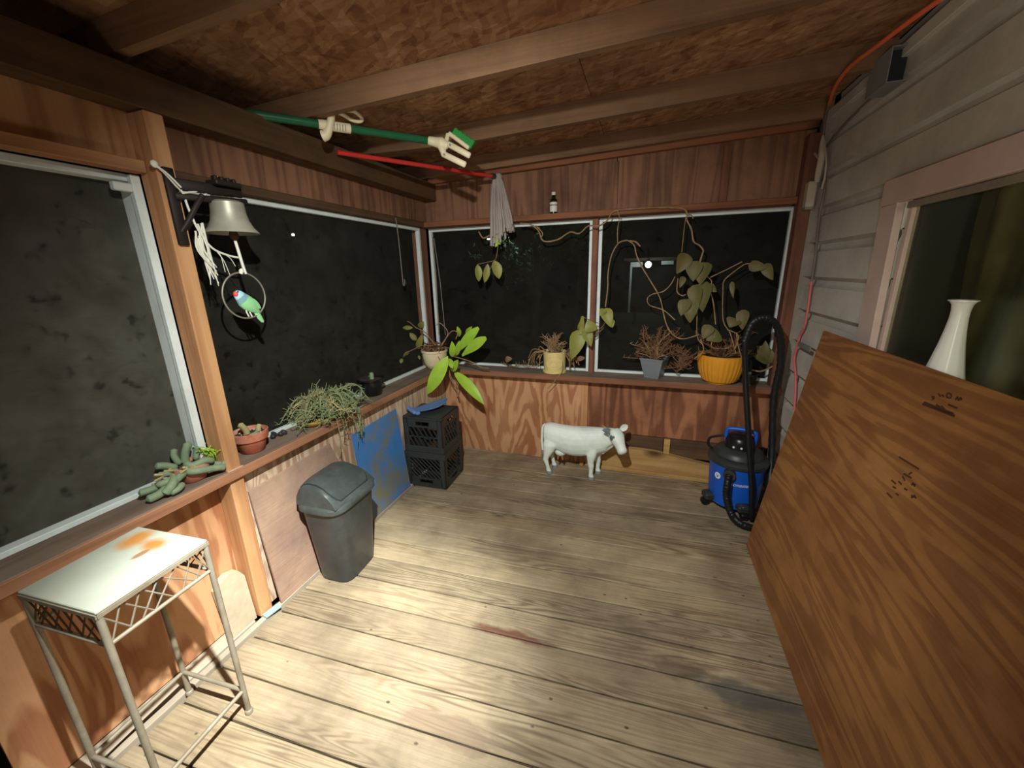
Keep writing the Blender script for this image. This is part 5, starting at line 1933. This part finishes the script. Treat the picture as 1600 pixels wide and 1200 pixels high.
for (x, y, d, w) in ((795, 563, -.0, .05), (908, 562, 0.02, .04)):
    p = at(x, y, 'y', d)
    p.z = max(p.z, ZS + .012)
    MB().leaf(p + V((-.03, 0, -.006)), p + V((.03, .0, .016)), w, up=(0, -1, .5), bend=.25, fold=.3, n=6).build('dry_leaf', 'leaf_dry', t)
MB().tube(curve([c + V((.07, -.05, .1)), c + V((.075, -.075, .03)), c + V((.045, -.105, -.02)), c + V((-.03, -.105, -.11))], 5), 0.003, 6).build('root', 'stem', t)

# climbing pale leaves at the mullion
t = thing('climbing_vine', 'vine with broad yellow green leaves climbing the window mullion', 'vine', at(925, 520, 'y', 0.02))
P = lambda x, y, d=0.03: at(x, y, 'y', d)
for (a, b, wd) in (((930, 506), (914, 520), .10), ((905, 516), (893, 562), .115), ((910, 500), (908, 494), .05), ((906, 516), (911, 493), .048), ((914, 512), (924, 542), .08), ((916, 514), (905, 522), .08),
                   ((945, 482), (955, 512), .085), ((946, 484), (936, 494), .055), ((954, 500), (957, 512), .05)):
    A, B = P(*a, -.02), P(*b, -.05)
    vd = (CAM_POS - A).normalized()
    MB().leaf(A, B, wd, up=tuple(vd + V((random.uniform(-.4, .4), 0, random.uniform(-.2, .4)))), bend=.1, fold=.25, shape='heart', n=9).build('leaf', 'leaf_dark', t)
for pts in ([(890, 565), (905, 545), (916, 520), (935, 515), (945, 505), (950, 490)], [(885, 550), (900, 530), (912, 522)], [(915, 497), (925, 502), (935, 505)], [(920, 530), (935, 520), (943, 512)]):
    MB().tube(curve([P(x, y, 0.0) for x, y in pts], 4), .0032, 6).build('stem', 'stem_red', t)

# grey square pot
c = V((1.655, 0.055, ZS + 0.0015))
t = thing('potted_plant', 'dry twiggy plant in a square grey pot on the back sill', 'plant', c)
mb = MB()
a = -0.35
R2 = lambda s, z: [c + V((s * math.cos(a + math.pi / 4 + k * math.pi / 2) * 1.414, s * math.sin(a + math.pi / 4 + k * math.pi / 2) * 1.414, z)) for k in range(4)]
mb.loft([R2(.050, 0), R2(.078, .135), R2(.082, .136), R2(.082, .146), R2(.074, .146), R2(.072, .12)], True, False)
mb.build('pot', 'grey_pot', t)
mb = MB().add(R2(.0715, .125), [(0, 1, 2, 3)])
mb.build('soil', 'soil', t)
mb = MB()
wiry(mb, c + V((0, 0, .125)), 42, .14, .06, .24, .0032, 51, ZS + .16, .10)
wiry(mb, c + V((-.05, -.02, .13)), 10, .13, .0, .06, .003, 52, ZS + .12, .10)
mb.build('twigs', 'stem_red', t, kind='stuff')
mb = MB()
wiry(mb, c + V((0, 0, .125)), 12, .15, .06, .22, .0036, 53, ZS + .16, .10, sub=1)
mb.build('pale_twigs', 'stem', t, kind='stuff')

# orange fluted pot with the dark climbing plant
c = V((2.075, 0.030, ZS + 0.0165))
t = thing('potted_plant', 'dark leaved climbing plant in an orange fluted pot on the back sill', 'plant', c)
fl_ = lambda a, j: (0.022 * math.sin(a * 30) * (1.0 if 1 <= j <= 5 else 0.2))
pot = MB().lathe([(0.095, 0), (0.105, 0.002), (0.122, 0.035), (0.134, 0.075), (0.140, 0.110), (0.143, 0.130), (0.146, 0.148), (0.146, 0.178), (0.141, 0.180), (0.135, 0.175), (0.13, 0.15)], c, 120, flute=fl_)
pot.build('pot', 'orange_pot', t)
MB().lathe([(0.075, -0.0155), (0.082, -0.015), (0.088, -0.001), (0.08, -0.0005)], c, 28).build('foot', 'orange_pot', t)
soil(c, 0.132, 0.158, t)
mb = MB()
wiry(mb, c + V((0, 0, .155)), 24, .19, .03, .17, .0036, 61, ZS + .17, .10)
wiry(mb, c + V((-.245, .02, .10)), 26, .07, -.06, .10, .0036, 62, ZS + .004, .11)
mb.build('dry_tangle', 'stem_red', t, kind='stuff')
P = lambda x, y, d=-0.04: at(x, y, 'y', d)
vines = [[(1090, 524), (1068, 528), (1050, 522), (1042, 508), (1038, 490), (1030, 465), (1018, 440), (1005, 418), (996, 398), (990, 385), (984, 376), (978, 375), (965, 381), (955, 400), (949, 425), (949, 450), (947, 478)],
         [(1100, 540), (1088, 525), (1090, 490), (1090, 470)], [(1056, 432), (1048, 445), (1035, 455), (1018, 459), (1012, 466), (1016, 476), (1036, 486), (1056, 500)],
         [(1060, 435), (1058, 455), (1066, 463), (1072, 459)], [(1117, 507), (1116, 475), (1108, 452), (1112, 438), (1104, 430), (1100, 420)],
         [(1150, 552), (1140, 520), (1130, 500), (1129, 455), (1132, 440), (1145, 425), (1165, 413), (1180, 416)], [(1110, 432), (1135, 422), (1160, 408)],
         [(1150, 520), (1152, 540), (1160, 562), (1165, 572)], [(1135, 516), (1150, 522), (1155, 530), (1148, 545)], [(1120, 520), (1112, 540), (1125, 546), (1140, 544)], [(1095, 530), (1098, 548), (1085, 560)]]
for i, pts in enumerate(vines):
    rv = random.Random(i + 70)
    path = curve([P(x + rv.uniform(-1.6, 1.6), y + rv.uniform(-1.6, 1.6), -0.045 - 0.004 * i + rv.uniform(-.01, .01)) for x, y in pts], 4)
    MB().tube(path, [(.0043 if i < 1 else .0034) * rv.uniform(.75, 1.2) for _ in path], 7).build('vine_stem', 'stem', t)
lv = [((1072, 396), (1057, 428), .10), ((1086, 408), (1083, 440), .10), ((1102, 410), (1095, 445), .12), ((1086, 445), (1092, 480), .095), ((1102, 440), (1098, 488), .11), ((1074, 468), (1064, 494), .085),
      ((1080, 466), (1078, 505), .10), ((1108, 446), (1120, 456), .05), ((1110, 508), (1098, 530), .075), ((1125, 522), (1103, 532), .10), ((1162, 484), (1160, 516), .075), ((1150, 498), (1140, 512), .09),
      ((1170, 414), (1200, 418), .065), ((1196, 412), (1208, 438), .065), ((1144, 440), (1146, 466), .03), ((1068, 432), (1062, 450), .04)]
for (a, b, wd) in lv:
    A, B = P(*a, -.07), P(*b, -.09)
    vd = (CAM_POS - A).normalized()
    MB().leaf(A, B, wd, up=tuple(vd + V((random.uniform(-.5, .5), 0, random.uniform(-.3, .5)))), bend=.1, fold=.3, shape='heart', n=9).build('leaf', 'leaf_deep', t)

# brown-edged leaves behind the vacuum hose
t = thing('potted_plant', 'yellowing broad leaves standing on the sill behind the vacuum hose', 'plant', (2.27, 0.02, ZS + .001))
c = V((2.255, 0.045, ZS + .0015))
MB().lathe([(0.040, 0), (0.044, 0.002), (0.052, 0.055), (0.055, 0.057), (0.055, 0.066), (0.049, 0.066), (0.046, 0.05)], c, 24).build('pot', 'black_plastic', t)
for (a, b, wd) in (((1200, 566), (1182, 540), .10), ((1196, 568), (1204, 545), .09), ((1203, 566), (1176, 556), .07), ((1190, 566), (1196, 532), .06)):
    A, B = at(*a, 'y', .02), at(*b, 'y', -.01)
    vd = (CAM_POS - A).normalized()
    MB().leaf(A, B, wd, up=tuple(vd + V((.2, 0, .3))), bend=.15, fold=.3, n=8).build('leaf', 'leaf_deep', t)
MB().tube(curve([at(1175, 578, 'y', -.03), at(1190, 580, 'y', -.03), at(1210, 571, 'y', -.02)], 5), .005, 6).build('stem', 'stem', t)

# dry vine strung along the header
t = thing('dry_vine', 'bare dry vine strung along the back header above the windows', 'vine', at(1000, 326, 'y', -0.02))
P = lambda x, y, d=-0.03: at(x, y, 'y', d)
for pts, r in (([(812, 348), (830, 350), (842, 360), (850, 376), (872, 374), (890, 362), (905, 364), (918, 354), (935, 352), (948, 345), (956, 332), (966, 328), (990, 327), (1020, 325), (1050, 325), (1068, 326), (1074, 334), (1074, 344), (1080, 358), (1083, 376), (1092, 384), (1098, 390), (1098, 398), (1094, 412)], .0062),
               ([(966, 330), (968, 342), (966, 360), (964, 380)], .004), ([(1072, 340), (1069, 360), (1065, 395)], .003), ([(984, 376), (994, 378), (1000, 386)], .006), ([(838, 352), (848, 364), (845, 372)], .005), ([(1072, 334), (1080, 336), (1083, 342)], .004)):
    rv = random.Random(len(pts))
    path = curve([P(x + rv.uniform(-1.2, 1.2), y + rv.uniform(-1.2, 1.2)) for x, y in pts], 4)
    MB().tube(path, [r * 0.8 * rv.uniform(.75, 1.25) for _ in path], 7).build('stem', 'stem', t)

# sprig of three leaves below the mop
t = thing('hanging_sprig', 'sprig of three yellow green leaves hanging below the mop', 'sprig', at(770, 400, 'y', -0.1))
P = lambda x, y, d=-0.10: at(x, y, 'y', d)
for (a, b, wd) in (((746, 413), (748, 440), .055), ((762, 412), (757, 442), .05), ((772, 407), (780, 436), .075)):
    A, B = P(*a), P(*b)
    vd = (CAM_POS - A).normalized()
    MB().leaf(A, B, wd, up=tuple(vd + V((.3, 0, .1))), bend=.08, fold=.3, n=8).build('leaf', 'leaf_dark', t)
MB().tube(curve([P(780, 372), P(778, 385), P(776, 400), P(772, 407), P(760, 410), P(746, 413)], 4), .0035, 6).build('stem', 'stem_red', t)
MB().tube(curve([P(772, 408), P(764, 425), P(757, 442)], 4), .003, 6).build('stem', 'stem_red', t)
MB().tube(curve([P(748, 362), P(755, 372), P(765, 368), P(778, 366)], 4), .005, 6).build('twig', 'stem', t)
for (a, b, wd) in (((776, 374), (782, 382), .03), ((780, 376), (774, 386), .025)):
    MB().leaf(P(*a), P(*b), wd, up=(.3, -1, .3), n=6).build('leaf', 'leaf', t)

# ------------------------------------------------------------------ cables, rag and box near the right corner
t = thing('extension_cord', 'orange and pink cord running down the corner of the house wall', 'cord', at(1290, 200, 'x', 2.42))
P = lambda x, y, d=2.43: at(x, y, 'x', d)
MB().tube(curve([at(1474, -4, 'x', 2.24), at(1420, 34, 'x', 2.23), at(1370, 72, 'x', 2.225), at(1335, 98, 'x', 2.235), at(1318, 116, 'x', 2.25), at(1304, 138, 'x', 2.28), at(1296, 162, 'x', 2.345)], 6), .0072, 8).build('orange_length', 'cord_orange', t, label='orange length of cord')
MB().tube(curve([at(1296, 162, 'x', 2.345), at(1290, 185, 'x', 2.39), P(1287, 215), P(1291, 260), P(1288, 300), P(1280, 340), P(1274, 400), P(1268, 440)], 6), .006, 8).build('grey_length', 'cord_grey', t)
MB().tube(curve([P(1268, 440), P(1262, 485), P(1257, 510), P(1250, 524), P(1246, 540), P(1241, 560), P(1243, 585), P(1243, 610), P(1241, 640)], 6), .0062, 8).build('pink_length', 'cord_pink', t, label='pink length of cord')
t = thing('hanging_rag', 'twisted off-white rag tied up in the right corner', 'rag', at(1280, 250, 'x', 2.41))
P = lambda x, y, d=2.405: at(x, y, 'x', d)
mb = MB().tube(curve([P(1286, 212), P(1285, 225), P(1284, 245), P(1280, 265), P(1276, 285)], 4), [.006, .007, .009, .011, .013, .014, .015, .016, .016, .016, .016, .016, .016, .016, .015, .014, .012], 10)
mb.build('rag_body', 'cloth', t)
MB().tube(curve([P(1259, 231), P(1270, 237), P(1278, 246), P(1283, 255)], 4), .006, 8).build('rag_tail', 'cloth', t)
MB().tube(curve([P(1288, 225), P(1291, 250), P(1289, 275), P(1284, 295)], 4), .005, 8).build('strand', 'cloth', t)
t = thing('outlet_cover', 'small pale cover box on the corner board below the rag', 'box', at(1270, 304, 'x', 2.42))
a, b = at(1264, 288, 'x', 2.415), at(1272, 322, 'x', 2.415)
y = (a.y + b.y) / 2
MB().box(2.385, 2.4275, y - 0.03, y + 0.028, b.z, a.z, None, 0.004).build('cover', 'cloth', t)
MB().box(2.382, 2.4275, y - 0.034, y + 0.03, b.z - 0.012, b.z - 0.0005, None, 0.002).build('lip', 'corner', t)
t = thing('metal_box', 'open grey metal box fixed high on the house wall under the rafters', 'box', (2.42, -0.64, 2.24))
z0, z1 = 2.165, 2.285
y0, y1 = -0.760, -0.600
mb = MB()
mb.box(2.385, 2.389, y0, y1, z0, z1)
mb.box(2.389, 2.450, y1 - 0.004, y1, z0, z1)
mb.box(2.389, 2.450, y0, y1 - .004, z1 - 0.004, z1)
mb.box(2.389, 2.450, y0, y1 - .004, z0, z0 + 0.004)
mb.build('shell', 'box_grey', t)
MB().box(2.390, 2.4495, y0 + .03, y1 - .006, z0 + .005, z1 - .005).build('inside', 'box_dark', t)
MB().tube(curve([(2.448, -0.60, 2.20), (2.448, -0.45, 2.195), (2.448, -0.25, 2.17), (2.448, -0.05, 2.12)], 5), .006, 7).build('cable', 'cord_grey', t)
MB().tube([(2.445, -0.77, 2.262), (2.445, -1.2, 2.268), (2.445, -2.2, 2.275)], .007, 7).build('cable', 'cord_grey', t)

# small leftovers: an offcut under the cow and a metal strap at the corner of the sheet
o = at(908, 728, 'z', 0.001)
t = thing('wood_offcut', 'tiny pale wood offcut on the deck behind the legs of the cow', 'offcut', o)
MB().bar(o, o + V((0.004, 0.02, 0.052)), 0.030, 0.014, 0.002).build('block', 'stud_x', t)
a = at(1246, 536, 'x', 2.43)
t = thing('metal_strap', 'small grey metal strap at the wall by the sheet corner', 'strap', a)
MB().bar(a, at(1266, 546, 'x', 2.425), 0.030, 0.004, 0.001, (1, 0, 0)).build('plate', 'box_grey', t)
